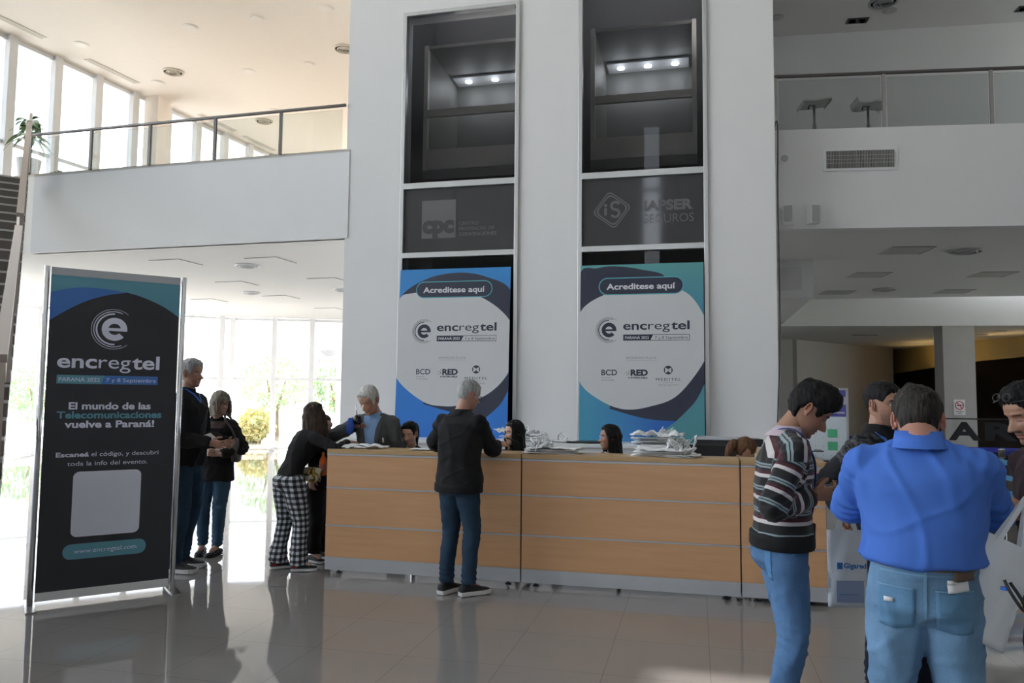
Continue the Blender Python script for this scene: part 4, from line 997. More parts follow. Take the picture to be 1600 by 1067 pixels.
# ================================================================ barrier with city name
GA = Vector((2.22, 9.20, 0)); GD = Vector((1, .1, 0)).normalized()
t = empty('glass_barrier', GA, math.atan2(GD.y, GD.x), label='freestanding glass screen with dark city name letters and blue waves', cat='screen')
MB().box(0, 3.4, -.006, .006, .12, 1.42).build('glass_panel', g_clear, t)
MB().box(0, 3.4, -.01, .01, 1.42, 1.435).build('top_rail', m_dark, t)
b = Board((0, -.0066, .12), (3.4, 0, 0), (0, 0, 1.3), (0, -1, 0))
x = .06
for ch in 'PARANÁ':
    b.text('ink', ch, x / 3.4, (x + .33) / 3.4, .835, .001, bold=.04, height=.19); x += .37
b.text('blue2', 'CIUDAD', .02, .10, .835, .001, bold=.05, height=.19) if False else None
for k in range(3):
    zc = .96 - k * .16 - .12; pts = []; n = 60
    up = [(.72 + 2.68 * i / n, zc + .032 + .025 * math.sin(i / n * 24 + .5)) for i in range(n + 1)]
    dn = [(a, c_ - .055) for a, c_ in up]
    vs = []
    for p, q_ in zip(up, dn): vs += [b.P(p[0], p[1], .001), b.P(q_[0], q_[1], .001)]
    b.mb('wave').add(vs, [(2 * i, 2 * i + 1, 2 * i + 3, 2 * i + 2) for i in range(n)])
b.flush(t, {'ink': 'lettering', 'wave': 'wave_band'}, {'ink': mat('black_vinyl', (0.015, 0.016, 0.02), 0.5), 'wave': mat('sky_blue_vinyl', (0.14, 0.42, 0.72), 0.5)})
for x in (.05, 3.3): MB().box(x, x + .05, -.15, .15, 0, .03).box(x, x + .05, -.02, .02, .03, .14).build('foot', m_chrome, t)
m_belt = mat('blue_belt', (0.03, 0.04, 0.42), 0.6)
posts = [(3.37, 9.86, 'nearer'), (3.02, 10.55, 'beside the no smoking column'), (5.6, 10.3, 'far right'), (1.9, 14.5, 'far left')]
for x, y, w_ in posts:
    t = empty('barrier_post', (x, y, 0), label='chrome queue barrier post behind the glass screen, ' + w_, cat='post', group='chrome queue posts')
    MB().lathe([(.17, 0), (.17, .012), (.05, .03), (.022, .04), (.022, .98), (.034, .985), (.034, 1.08), (.001, 1.09)]).build('pole', m_chrome, t, smooth=True)
    MB().lathe([(.0345, .99), (.0345, 1.07)], n=16).build('belt_cassette', m_dark, t)
def belt(a, b_, z, lab):
    tag(MB().wallseg(a, b_, z - .028, z + .028, .003).build('queue_belt', m_belt), lab, 'belt')
belt((3.40, 9.88), (5.57, 10.28), 1.03, 'blue retractable queue belt strung to the right of the nearer post')
belt((1.9, 14.5), (3.0, 10.58), 1.03, 'blue retractable queue belt running back toward the lobby wall')
belt((3.05, 10.55), (5.6, 10.33), 1.03, 'blue retractable queue belt strung behind the city name letters')
# ================================================================ people
def sstep(a, b, x):
    t = max(0.0, min(1.0, (x - a) / (b - a))) if b != a else float(x > a); return t * t * (3 - 2 * t)
def lerp(a, b, t): return a + (b - a) * t
def tab(T, z):
    if z <= T[0][0]: return T[0][1:]
    for p, q_ in zip(T, T[1:]):
        if z <= q_[0]:
            t = (z - p[0]) / (q_[0] - p[0]); t = t * t * (3 - 2 * t) * .5 + t * .5
            return tuple(lerp(a, b, t) for a, b in zip(p[1:], q_[1:]))
    return T[-1][1:]
HEADT = [(-.122, .004, .050, -.034), (-.119, .020, .066, -.012), (-.108, .036, .078, .006), (-.090, .047, .081, .028), (-.070, .056, .083, .050), (-.048, .063, .085, .072), (-.022, .069, .086, .092),
         (0, .0725, .084, .101), (.025, .0755, .088, .105), (.05, .0755, .086, .105), (.078, .067, .074, .094), (.100, .051, .054, .074), (.113, .032, .032, .049), (.120, .012, .010, .022), (.1215, .002, .002, .004)]
def head_point(a, z):
    """a = 0 at the face, positive to the right"""
    w, yf, yb = tab(HEADT, z)
    c, s_ = math.cos(a), math.sin(a)
    e = .86
    x = w * math.copysign(abs(s_) ** e, s_); y = (yf if c > 0 else yb) * math.copysign(abs(c) ** (.80 if c > 0 else .95), c)
    return Vector((x, y, z))
G = lambda d, s_: math.exp(-(d * d) / (2 * s_ * s_))
def face_shape(p, F):
    x, y, z = p; ax = abs(x); f = sstep(.02, .06, y); d = Vector((0, 0, 0))
    if f > 0:
        d.y -= .011 * G(ax - .032, .013) * G(z - .002, .011) * f
        d.y += .004 * G(ax - .026, .02) * G(z - .027, .007) * f
        nz = .027 * F.get('nose', 1.0)
        rise = sstep(.022, -.034, z) * sstep(-.052, -.040, z)
        d.y += nz * rise * G(x, .0095 + .004 * sstep(0, -.035, z)) * f
        d.y += .008 * G(ax - .013, .006) * G(z + .038, .007) * f
        d.y += .0065 * G(x, .019) * G(z + .0625, .0045) * f + .0065 * G(x, .016) * G(z + .0755, .005) * f
        d.y -= .004 * G(x, .020) * G(z + .0690, .0022) * f
        d.y -= .003 * G(x, .02) * G(z + .087, .006) * f
        d.y += .007 * G(x, .016) * G(z + .105, .011) * f
        d.y += .004 * G(ax - .045, .014) * G(z + .025, .015) * f
        if F.get('smile'):
            d.y += .005 * G(ax - .042, .010) * G(z + .048, .010) * f
        d.y += .006 * G(ax - .032, .0085) * G(z - .001, .006) * f
    return p + d
def face_color(p, F, skin):
    x, y, z = p; ax = abs(x); c = list(skin)
    def mixc(c2, t): 
        for i in range(3): c[i] = lerp(c[i], c2[i], t)
    if y > .02:
        mixc((skin[0] * 1.02, skin[1] * .84, skin[2] * .80), .6 * G(ax - .046, .015) * G(z + .03, .018))
        if F.get('stubble'): mixc((.05, .04, .035), F['stubble'] * sstep(-.020, -.085, z) * (1 - .8 * G(x, .016) * G(z + .069, .007)))
        if F.get('moustache'): mixc((.03, .022, .018), F['moustache'] * G(z + .053, .005) * sstep(.033, .022, ax))
        mw = .024 if not F.get('smile') else .031
        lipz = -.069 + (.010 * (ax / mw) ** 2 if F.get('smile') else 0)
        L = sstep(mw + .002, mw - .004, ax)
        if F.get('smile') and abs(z - lipz) < .0045 and ax < mw - .004: mixc((.75, .72, .68), 1)
        mixc(F.get('lip', (.36, .12, .10)), .75 * L * G(z - lipz - (.006 if F.get('smile') else .0045), .0028)); mixc(F.get('lip', (.36, .12, .10)), .75 * L * G(z - lipz + .006, .004))
        if not F.get('smile'): mixc((.12, .04, .035), .8 * L * G(z - lipz, .0014))
        mixc(F.get('brow', (.03, .022, .018)), .9 * sstep(.003, .0, abs(z - (.0235 - .10 * abs(ax - .030) ** 1.15)) - .0028) * sstep(.013, .017, ax) * sstep(.054, .048, ax))
        ex, ez = (ax - .032) / .0145, (z - .001) / .0062; r2 = ex * ex + ez * ez
        if F.get('closed'):
            mixc((.04, .03, .03), .8 * sstep(.0135, .010, abs(ax - .032)) * G(z + .004 - 2.5 * (ax - .032) ** 2, .0014))
        else:
            if r2 < 1: mixc((.72, .70, .68), 1)
            ir = math.hypot(ax - .032, z - .001)
            if r2 < 1 and ir < .0058: mixc(F.get('iris', (.05, .03, .02)), 1)
            mixc((.03, .02, .02), .85 * sstep(.35, .0, abs(r2 - 1)) * (1 if z > 0 else .35))
        mixc((.12, .05, .04), .7 * G(ax - .008, .003) * G(z + .045, .0022) * sstep(.08, .09, y))
    return (c[0], c[1], c[2], 1)
def head_grid(na, nz, shape=True, F={}):
    zs = []
    for j in range(nz + 1):
        t = j / nz; zs.append(-.122 + .2435 * (t if .06 < t < .94 else t))
    A = []
    for i in range(na):
        u = i / na * 2 - 1   # -1..1, dense near 0 (face)
        A.append(PI * (0.62 * u + 0.38 * u ** 3))
    return zs, A

BODYMAT = None
def body_mat():
    global BODYMAT
    if BODYMAT: return BODYMAT
    q = NT('skin', 0.48); at = q.n('ShaderNodeAttribute', attribute_name='Col'); q.base(at.outputs['Color'])
    q.b.inputs['Subsurface Weight'].default_value = 0.0
    q.bump(q.noise(q.coord(), 180, 3), .12, .004); BODYMAT = q.m; return q.m

def remesh(m, voxel, smooth_it=6, fac=.5, shrink=None):
    me = m.data('tmp'); bm = bmesh.new(); bm.from_mesh(me); bmesh.ops.recalc_face_normals(bm, faces=bm.faces); bm.to_mesh(me); bm.free()
    o = bpy.data.objects.new('tmp', me); C.objects.link(o)
    r = o.modifiers.new('r', 'REMESH'); r.mode = 'VOXEL'; r.voxel_size = voxel; r.adaptivity = 0
    if smooth_it: s_ = o.modifiers.new('s', 'SMOOTH'); s_.iterations = smooth_it; s_.factor = fac
    dg = bpy.context.evaluated_depsgraph_get(); dg.update()
    out = bpy.data.meshes.new_from_object(o.evaluated_get(dg), depsgraph=dg)
    bpy.data.objects.remove(o); bpy.data.meshes.remove(me)
    return out
def seg_info(p, segs):
    """nearest bone: returns (index, t, distance)"""
    best = None
    for i, (a, b_, r) in enumerate(segs):
        ab = b_ - a; t = max(0, min(1, (p - a).dot(ab) / ab.length_squared)); d = (p - a - ab * t).length - r
        if best is None or d < best[2]: best = (i, t, d)
    return best

def ik(a, b_, l1, l2, pole):
    d = b_ - a; L = d.length; L = min(L, (l1 + l2) * .998); u = d.normalized(); b2 = a + u * L
    x = (l1 * l1 - l2 * l2 + L * L) / (2 * L); h = math.sqrt(max(0, l1 * l1 - x * x))
    pv = pole - u * pole.dot(u); pv.normalize()
    return a + u * x + pv * h, b2

def make_hand(m, wr, d, n, side, sc=1.0, curl=.5, grip=None, spread=.06):
    """wr wrist point; d direction to the knuckles; n palm normal (towards the gripped side); side +1: thumb on d x n side"""
    d = d.normalized(); n = (n - d * n.dot(d)).normalized(); s_ = d.cross(n) * side
    P = lambda a, b_, c_: wr + (d * a + s_ * b_ + n * c_) * sc
    secs = []
    for t, rx, ry, off in ((-.02, .026, .021, 0), (.0, .027, .019, 0), (.025, .033, .017, .002), (.055, .041, .0155, .002), (.082, .042, .013, .001), (.092, .038, .010, 0)):
        secs.append((P(t, off, 0), s_, n, rx * sc, ry * sc))
    m.ellipses(secs, 18)
    for k, (off, L, r, cz) in enumerate(((.031, .070, .0088, 0), (.0105, .078, .009, 0), (-.0105, .073, .0086, 0), (-.0305, .058, .0078, 0))):
        base = P(.080 - abs(off) * .15, off, 0); ang = curl * (1 + .12 * k) if not isinstance(curl, (list, tuple)) else curl[k]
        p = base; a_ = ang * .55; pts = [p - d * .02 * sc, p]; rr = [r * 1.0, r]
        for j, f_ in enumerate((.45, .32, .23)):
            dirv = (d * math.cos(a_) + n * math.sin(a_) + s_ * off * spread * 20 * (1 if j == 0 else .5)).normalized(); p = p + dirv * L * f_ * sc * 1.05; pts.append(p); rr.append(r * (1 - .12 * (j + 1))); a_ += ang
        m.tube(spline([tuple(v) for v in pts], 3), [x * sc for x in [lerp(rr[0], rr[-1], i / (3 * (len(pts) - 1))) for i in range(3 * (len(pts) - 1) + 1)]], 10)
        m.sphere(pts[-1], rr[-1] * sc * .98, nu=10, nv=6)
    tb = [P(.012, .018, .004), P(.036, .040, .012), P(.060, .052, .022 + .012 * (curl if not isinstance(curl, (list, tuple)) else curl[0])), P(.084, .052, .030 + .016 * (curl if not isinstance(curl, (list, tuple)) else curl[0]))]
    m.tube(tb, [.014 * sc, .0135 * sc, .0105 * sc, .0085 * sc], 10); m.sphere(tb[-1], .0086 * sc, nu=10, nv=6)

def person(label, loc, heading, S=1.0, opt=None):
    O = dict(opt or {}); g = O.get
    skin = g('skin', (.46, .27, .19))
    female = g('female', False)
    V = lambda *a: Vector(a)
    ch, sh_ = math.cos(heading), math.sin(heading)
    def W(p):  # world -> local
        p = Vector(p) - Vector(loc); return Vector((ch * p.x + sh_ * p.y, -sh_ * p.x + ch * p.y, p.z))
    # ---- skeleton (local: +Y forward, +X the person's right)
    hipz = .92 * S; bulk = g('bulk', 1.0); belly = g('belly', 0.0)
    lean = g('lean', 0.0); side_lean = g('side_lean', 0.0)
    pel = V(g('hipx', 0), g('hipy', 0), hipz) if not g('pelvis') else W(g('pelvis'))
    up = V(math.sin(side_lean) * math.cos(lean), math.sin(lean), math.cos(lean) * math.cos(side_lean)).normalized()
    up_low = (up + V(0, 0, .5)).normalized()
    waist = pel + up_low * .17 * S; chest = waist + (up * 1.0 + up_low * .3).normalized() * .24 * S; neck = chest + up * .13 * S
    twist = g('twist', 0.0)
    right = V(math.cos(twist), math.sin(twist), 0); right = (right - up * right.dot(up)).normalized(); fwd = up.cross(right)
    if fwd.y < 0 and abs(twist) < 1.2: fwd = -fwd
    hr = V(1, 0, 0); hf = V(0, 1, 0)
    hp, hy, hroll = g('head_pitch', 0), g('head_yaw', 0), g('head_roll', 0)
    HM = Matrix.Rotation(twist + hy, 3, 'Z') @ Matrix.Rotation(hp, 3, 'X') @ Matrix.Rotation(hroll, 3, 'Y')
    hs = g('head_scale', 1.0) * (0.96 if female else 1.0) * (S ** .3)
    neckdir = (up + V(0, math.sin(lean) * .2, 0) + (HM @ V(0, 1, 0)) * (.15 + max(0, -hp) * .35)).normalized()
    head_c = neck + neckdir * g('neck_len', .055) * S + (HM @ V(0, .022, .105)) * hs
    shw = g('shoulder', .175 if not female else .155) * S
    shR = neck - up * .088 * S + right * shw; shL = neck - up * .088 * S - right * shw
    la, lf = .29 * S, .255 * S
    arms = {}
    for nm, sh0, sgn in (('R', shR, 1), ('L', shL, -1)):
        tgt = W(g('wrist' + nm)) if g('wrist' + nm) else sh0 + V(sgn * .07, .06, -.52 * S)
        pole = V(*g('pole' + nm, (sgn * .5, -1, -.2)))
        el, wr = ik(sh0, tgt, la, lf, pole)
        hd = g('hdir' + nm); 
        if hd: hd = W(Vector(hd) + Vector(loc)) 
        else: hd = (wr - el)
        hn = g('hnorm' + nm); hn = W(Vector(hn) + Vector(loc)) if hn else -right * sgn
        arms[nm] = (sh0, el, wr, hd.normalized(), hn, sgn)
    legs = {}
    for nm, sgn in (('R', 1), ('L', -1)):
        an = W(g('ankle' + nm)) if g('ankle' + nm) else V(sgn * .10 * S, -.03, .085)
        an.z = max(an.z, .085)
        hp_ = pel + V(sgn * .085 * S, 0, -.02 * S)
        lseg = min((hipz - .085) * .53, (an - hp_).length * (.503 + g('bend', 0))); kn, an = ik(hp_, an, lseg, lseg, V(sgn * .12, 1, 0) if not g('knee' + nm) else V(*g('knee' + nm)))
        legs[nm] = (hp_, kn, an, g('toe' + nm, sgn * -.15))
    far = g('detail', 1.0)
    show_legs = g('legs', True)
    # ---- body: head + neck + hands/forearms + slim core (one mesh)
    me_v, me_f, me_c = [], [], []
    def absorb(me, colf):
        o_ = len(me_v)
        for v in me.vertices: me_v.append(v.co.copy()); me_c.append(colf(v.co))
        for p in me.polygons: me_f.append(tuple(i + o_ for i in p.vertices))
    core = MB()
    core.ellipses([(pel - up * .10 * S, right, fwd, .10 * S, .07 * S), (pel, right, fwd, .13 * S, .09 * S), (waist, right, fwd, .11 * S, .08 * S), (chest, right, fwd, .13 * S, .09 * S), (neck - up * .05, right, fwd, .10 * S, .06 * S), (neck - up * .015, right, fwd, .070 * S, .058 * S)])
    HP = lambda x, y, z: head_c + (HM @ V(x, y, z)) * hs
    nr = .055 if not female else .047
    nr *= g('neck', 1.0)
    core.tube(spline([tuple(neck - up * .08 * S), tuple(neck), tuple(lerp_v(neck, HP(0, -.022, -.07), .55)), tuple(HP(0, -.020, -.055)), tuple(HP(0, -.015, .0))], 3), [nr * 1.35 * S, nr * 1.25, nr * 1.2, nr * 1.15, nr * 1.1, nr * 1.06, nr * 1.04, nr * 1.02, nr, nr, nr, nr * .98, nr * .9], 18)
    for nm in 'RL':
        a, e, w_, hd, hn, sgn = arms[nm]
        core.tube([a, e], [.042 * S, .034 * S]); core.tube([e, w_], [.034 * S, .026 * S])
        if show_legs:
            h_, k_, an, ty = legs[nm]
            core.tube([h_, k_, an], [.065 * S, .045 * S, .038 * S])
            core.tube([an, an + V(math.sin(ty) * -1, math.cos(ty), 0) * .1 - V(0, 0, .04)], [.035, .025])
    r1 = remesh(core, .011 if far > .8 else .014, 4)
    absorb(r1, lambda p: (*skin, 1)); bpy.data.meshes.remove(r1)
    for nm in 'RL':
        if g('hand' + nm, True):
            a, e, w_, hd, hn, sgn = arms[nm]; hm = MB()
            hsz = (1.0 if not female else .92) * (S ** .5)
            hm.tube([lerp_v(e, w_, .55), w_ - hd * 0.004, w_ + hd * .012], [.031 * hsz, .026 * hsz, .026 * hsz], 14)
            c0 = g('curl' + nm, .45)
            make_hand(hm, w_, hd, hn, sgn * g('thumb' + nm, 1), hsz, c0)
            r2 = remesh(hm, .0036 if far > .8 else .0048, 3, .4)
            absorb(r2, lambda p: (skin[0] * .97, skin[1] * .93, skin[2] * .93, 1)); bpy.data.meshes.remove(r2)
    na, nz = (120, 96) if far > .8 else (84, 66)
    zs, A = head_grid(na, nz); F = g('face', {})
    o_ = len(me_v); loc_pts = []
    for z in zs:
        for a in A:
            p = face_shape(head_point(a, z), F); loc_pts.append(p); me_v.append(HP(*p)); me_c.append(face_color(p, F, skin))
    for j in range(nz):
        for i in range(na):
            a0, a1 = o_ + j * na + i, o_ + j * na + (i + 1) % na; me_f.append((a0, a1, a1 + na, a0 + na))
    me_f.append(tuple(o_ + i for i in range(na))[::-1]); me_f.append(tuple(o_ + nz * na + i for i in range(na)))
    for sgn in (1, -1):   # ears
        em = MB(); c0 = V(sgn * .074, -.012, -.004)
        em.sphere((0, 0, 0), .006, .017, .031, 14, 10)
        em.tube([V(0.006 * sgn, .012 * math.cos(t) - .002, .027 * math.sin(t) + .002) + V(sgn * .004, 0, 0) for t in [PI * (-.35 + 1.5 * k / 12) for k in range(13)]], .0042, 8)
        em.sphere((sgn * .004, .004, -.026), .006, .008, .009, 10, 6)
        RM = Matrix.Rotation(-sgn * .35, 3, 'Z') @ Matrix.Rotation(.12, 3, 'X')
        b0 = len(me_v)
        for v in em.v: me_v.append(HP(*(c0 + RM @ Vector(v)))); me_c.append((skin[0] * .98, skin[1] * .82, skin[2] * .8, 1))
        for f in em.f: me_f.append(tuple(i + b0 for i in f))
    me = bpy.data.meshes.new('person'); me.from_pydata([tuple(v) for v in me_v], [], me_f)
    ca = me.color_attributes.new('Col', 'FLOAT_COLOR', 'POINT'); ca.data.foreach_set('color', [c for q_ in me_c for c in q_])
    me.materials.append(body_mat())
    for p in me.polygons: p.use_smooth = True
    root = bpy.data.objects.new('person', me); C.objects.link(root); root.location = loc; root.rotation_euler = (0, 0, heading)
    tag(root, label, 'person')
    info = dict(root=root, arms=arms, legs=legs, HP=HP, HM=HM, hs=hs, neck=neck, chest=chest, waist=waist, pel=pel, right=right, fwd=fwd, up=up, S=S, W=W, na=na, nz=nz, zs=zs, A=A, female=female, opt=O)
    # ---- hair
    H = g('hair')
    if H: hair(info, H)
    if g('top'): garment_top(info, g('top'))
    if show_legs and g('trousers'): trousers(info, g('trousers'))
    if show_legs and g('shoes'):
        for nm in 'RL': shoe(info, nm, g('shoes'))
    if g('glasses'): glasses(info, g('glasses'))
    return info
def lerp_v(a, b, t): return a + (b - a) * t

def hair_mat(name, col, var=.35):
    if name in MATS: return MATS[name]
    q = NT(name, .5); n_ = q.noise(q.coord(), 70, 5, (1, 1, .16)); n2 = q.noise(q.coord(), 9, 3, (1, 1, .4))
    f = q.math('ADD', q.math('MULTIPLY', n_, .65), q.math('MULTIPLY', n2, .35))
    q.base(q.ramp(f, [(.35, tuple(c * (1 - var) for c in col)), (.65, tuple(min(1, c * (1 + var)) for c in col))]))
    q.bump(n_, .9, .012); q.b.inputs['Specular IOR Level'].default_value = .18; q.b.inputs['Roughness'].default_value = .6
    return q.m
def hair(I, H):
    """H: style, mat, thick, tuft"""
    HP, zs, A, na, nz = I['HP'], I['zs'], I['A'], I['na'], I['nz']; st = H.get('style', 'short'); th = H.get('thick', .014)
    front = H.get('front', .070); back = H.get('back', -.060); sb = H.get('sideburn', -.015)
    seed = H.get('seed', 1)
    def zl(a):
        a = abs(a)
        pts = [(0, front), (.55, front - .002), (.85, front - .018), (1.05, .02), (1.15, sb), (1.36, sb + .008), (1.46, .022), (1.75, .018), (2.0, -.02), (2.3, back), (3.2, back - .008)]
        return tab([(x, y) for x, y in pts], a)[0]
    vs, keep = [], []
    for z in zs:
        for a in A:
            p = face_shape(head_point(a, z), {}); k = sstep(-.004, .016, z - zl(a) + .006 * noise.noise(Vector((a * 6, z * 60, seed))))
            nrm = Vector((p.x, p.y, max(0, z - .02) * 1.3 + .01)).normalized()
            topf = sstep(.03, .1, z)
            t = th * (.55 + .45 * topf) + H.get('top', 0) * topf * sstep(-.05, .06, p.y)
            if H.get('fade'): t *= lerp(.25, 1, sstep(.0, .06, z))
            w_ = noise.noise(Vector((p.x * 32, p.y * 32, z * 14 + seed))) + .8 * noise.noise(Vector((p.x * 95, p.y * 60, z * 26 + seed)))
            t = t * k * (1 + H.get('tuft', .35) * w_) - .004 * (1 - k)
            vs.append(HP(*(p + nrm * t))); keep.append(k > .02)
    fs = []
    for j in range(nz):
        for i in range(na):
            q_ = (j * na + i, j * na + (i + 1) % na, (j + 1) * na + (i + 1) % na, (j + 1) * na + i)
            if any(keep[x] for x in q_): fs.append(q_)
    fs.append(tuple(nz * na + i for i in range(na)))
    m = MB(); m.add(vs, fs)
    if st in ('long', 'bob'):
        L = H.get('length', .30); a0 = H.get('open', .95); N, Mz = 56, 22; R = random.Random(seed); fl = H.get('flare', .02)
        rings = []
        grid = lambda off, inn: [[None] * (N + 1) for _ in range(Mz + 1)]
        out, inn = grid(0, 0), grid(0, 0)
        HMI = I['HM'].transposed()
        down = HMI @ Vector((0, 0, -1)); down = (down * H.get('hang', .8) + Vector((0, -.0, -1)) * (1 - H.get('hang', .8))).normalized()
        for i in range(N + 1):
            u = i / N * 2 - 1; a = PI - u * (PI - a0) ; a = PI + u * (PI - a0)
            top = .055; base = head_point(a, top)
            ln = L * (1 - .10 * abs(u) ** 3 + .05 * noise.noise(Vector((u * 5, seed, 0))) + .02 * math.sin(i * 1.9))
            for j in range(Mz + 1):
                v = j / Mz; zz = top - ln * v
                hp = head_point(a, max(zz, -.02))
                hp.z = 0; r0 = Vector((hp.x, hp.y, 0)); rn = r0.normalized()
                wv = .006 * math.sin(a * 11 + v * 5 + seed) * (.3 + v) + .010 * noise.noise(Vector((a * 3, v * 4, seed)))
                o_ = r0 + rn * (th * (.62 + .45 * sstep(0, .18, v) + .35 * math.sin(PI * min(1, v * 1.2))) + fl * v + wv * sstep(0, .1, v)) + down * (ln * v)
                o_.z += top * 1.0
                out[j][i] = o_; tk = .012 + .010 * math.sin(PI * v)
                inn[j][i] = o_ - rn * (tk if v < .95 else .004)
        n1 = N + 1
        vs = [HP(*p) for row in out for p in row] + [HP(*p) for row in inn for p in row]; B = n1 * (Mz + 1); fs = []
        for j in range(Mz):
            for i in range(N):
                a_ = j * n1 + i; fs += [(a_, a_ + n1, a_ + n1 + 1, a_ + 1), (B + a_, B + a_ + 1, B + a_ + n1 + 1, B + a_ + n1)]
            for i, flip in ((0, 1), (N, 0)):
                a_ = j * n1 + i; fs.append((a_, B + a_, B + a_ + n1, a_ + n1) if flip else (a_, a_ + n1, B + a_ + n1, B + a_))
        for i in range(N): a_ = Mz * n1 + i; fs.append((a_, B + a_, B + a_ + 1, a_ + 1)); fs.append((i, i + 1, B + i + 1, B + i))
        m.add(vs, fs)
        if H.get('fringe'):
            fr = MB(); rows = []
            for layer in (1.0, .4):
                for j in range(7):
                    row = []
                    for i in range(25):
                        a = (i / 24 * 2 - 1) * 1.0; z = .085 - H['fringe'] * j / 6; p = head_point(a, z); n_ = Vector((p.x, p.y, 0)).normalized()
                        row.append(HP(*(p + n_ * (th * .8 * layer * (1 - .3 * j / 6) + .002 * math.sin(i * 2.1) + .003))))
                    rows.append(row)
            vs = [p for r_ in rows for p in r_]; fs = []
            for j in range(6):
                for i in range(24): a_ = j * 25 + i; fs += [(a_, a_ + 25, a_ + 26, a_ + 1), (175 + a_, 175 + a_ + 1, 175 + a_ + 26, 175 + a_ + 25)]
            m.add(vs, fs)
    if st == 'ponytail':
        d0 = H.get('tail', (0, -.105, .04)); pts = [HP(*d0)]; dv = [HP(d0[0], d0[1] - .03, d0[2] + .005), HP(d0[0], d0[1] - .05, d0[2] - .05), HP(d0[0], d0[1] - .045, d0[2] - .13), HP(d0[0], d0[1] - .03, d0[2] - .22)]
        pts += dv; pp = spline([tuple(p) for p in pts], 4); n_ = len(pp)
        m.tube(pp, [.020 + .022 * math.sin(PI * min(1, (k / n_) * 1.1 + .08)) for k in range(n_)], 14)
    o = m.build('hair', H['mat'], I['root'], smooth=True, fix=False)
    return o

def arm_secs(m, I, nm, R, cuff=True, ease=0, upto=1.0):
    a, e, w_, hd, hn, sgn = I['arms'][nm]; S = I['S']
    r0, r1, r2, r3, r4 = [x * S for x in R]
    a_in = a - I['right'] * sgn * .05 * S - I['up'] * .005
    pts = spline([tuple(a_in), tuple(a + I['right'] * sgn * .01), tuple(lerp_v(a, e, .5)), tuple(e), tuple(lerp_v(e, w_, .5)), tuple(lerp_v(e, w_, .97 * upto))], 5)
    rr = []
    key = [r0 * .9, r0, r1, r2, r3, r4]
    n_ = len(pts)
    for k in range(n_): t = k / (n_ - 1) * 5; i = min(4, int(t)); rr.append(lerp(key[i], key[i + 1], t - i))
    m.tube(pts, rr, 18)
def garment_post(me, I, segs, wr, seed, folds=()):
    """wrinkles as real displacement along the normals"""
    me.update()
    nv = [v.normal.copy() for v in me.vertices]
    for v, n_ in zip(me.vertices, nv):
        p = v.co; w_ = 0
        for (c, ax, rad, amp, freq) in folds:
            d = p - c; r = d.length
            if r < rad: w_ += amp * (1 - r / rad) * math.sin(d.dot(ax) * freq + 3 * noise.noise(p * 7 + Vector((seed, 0, 0))))
        q_ = p * 5.5 + Vector((seed * 3.1, 0, 0))
        ridge = 1 - abs(noise.noise(Vector((q_.x, q_.y, q_.z * .55)))) * 2.2
        ee = lambda v_, k_: math.exp(-(v_ * k_) ** 2)
        g2 = Vector((p.x * 7 + p.z * 2.5, p.y * 7 - p.z * 2.0, p.z * 2.6 + seed)); r2 = ee(noise.noise(g2), 6.5)
        g3 = Vector((p.x * 4 - p.z * 5, p.y * 5, p.z * 6 + seed * 2)); r3 = ee(noise.noise(g3), 9)
        w_ += wr * (.35 * max(0, ridge) ** 2 + .6 * noise.noise(p * 11 + Vector((0, seed, 0))) * .5 + .95 * r2 + .6 * r3)
        v.co = p + n_ * w_
def finish(me, name, mats, root, attr=None):
    me.name = name
    for m_ in (mats if isinstance(mats, (list, tuple)) else [mats]): me.materials.append(m_)
    if attr:
        for an, vals in attr.items():
            a = me.attributes.new(an, 'FLOAT', 'POINT'); a.data.foreach_set('value', vals)
    for p in me.polygons: p.use_smooth = True
    o = bpy.data.objects.new(name, me); C.objects.link(o); o.parent = root; return o
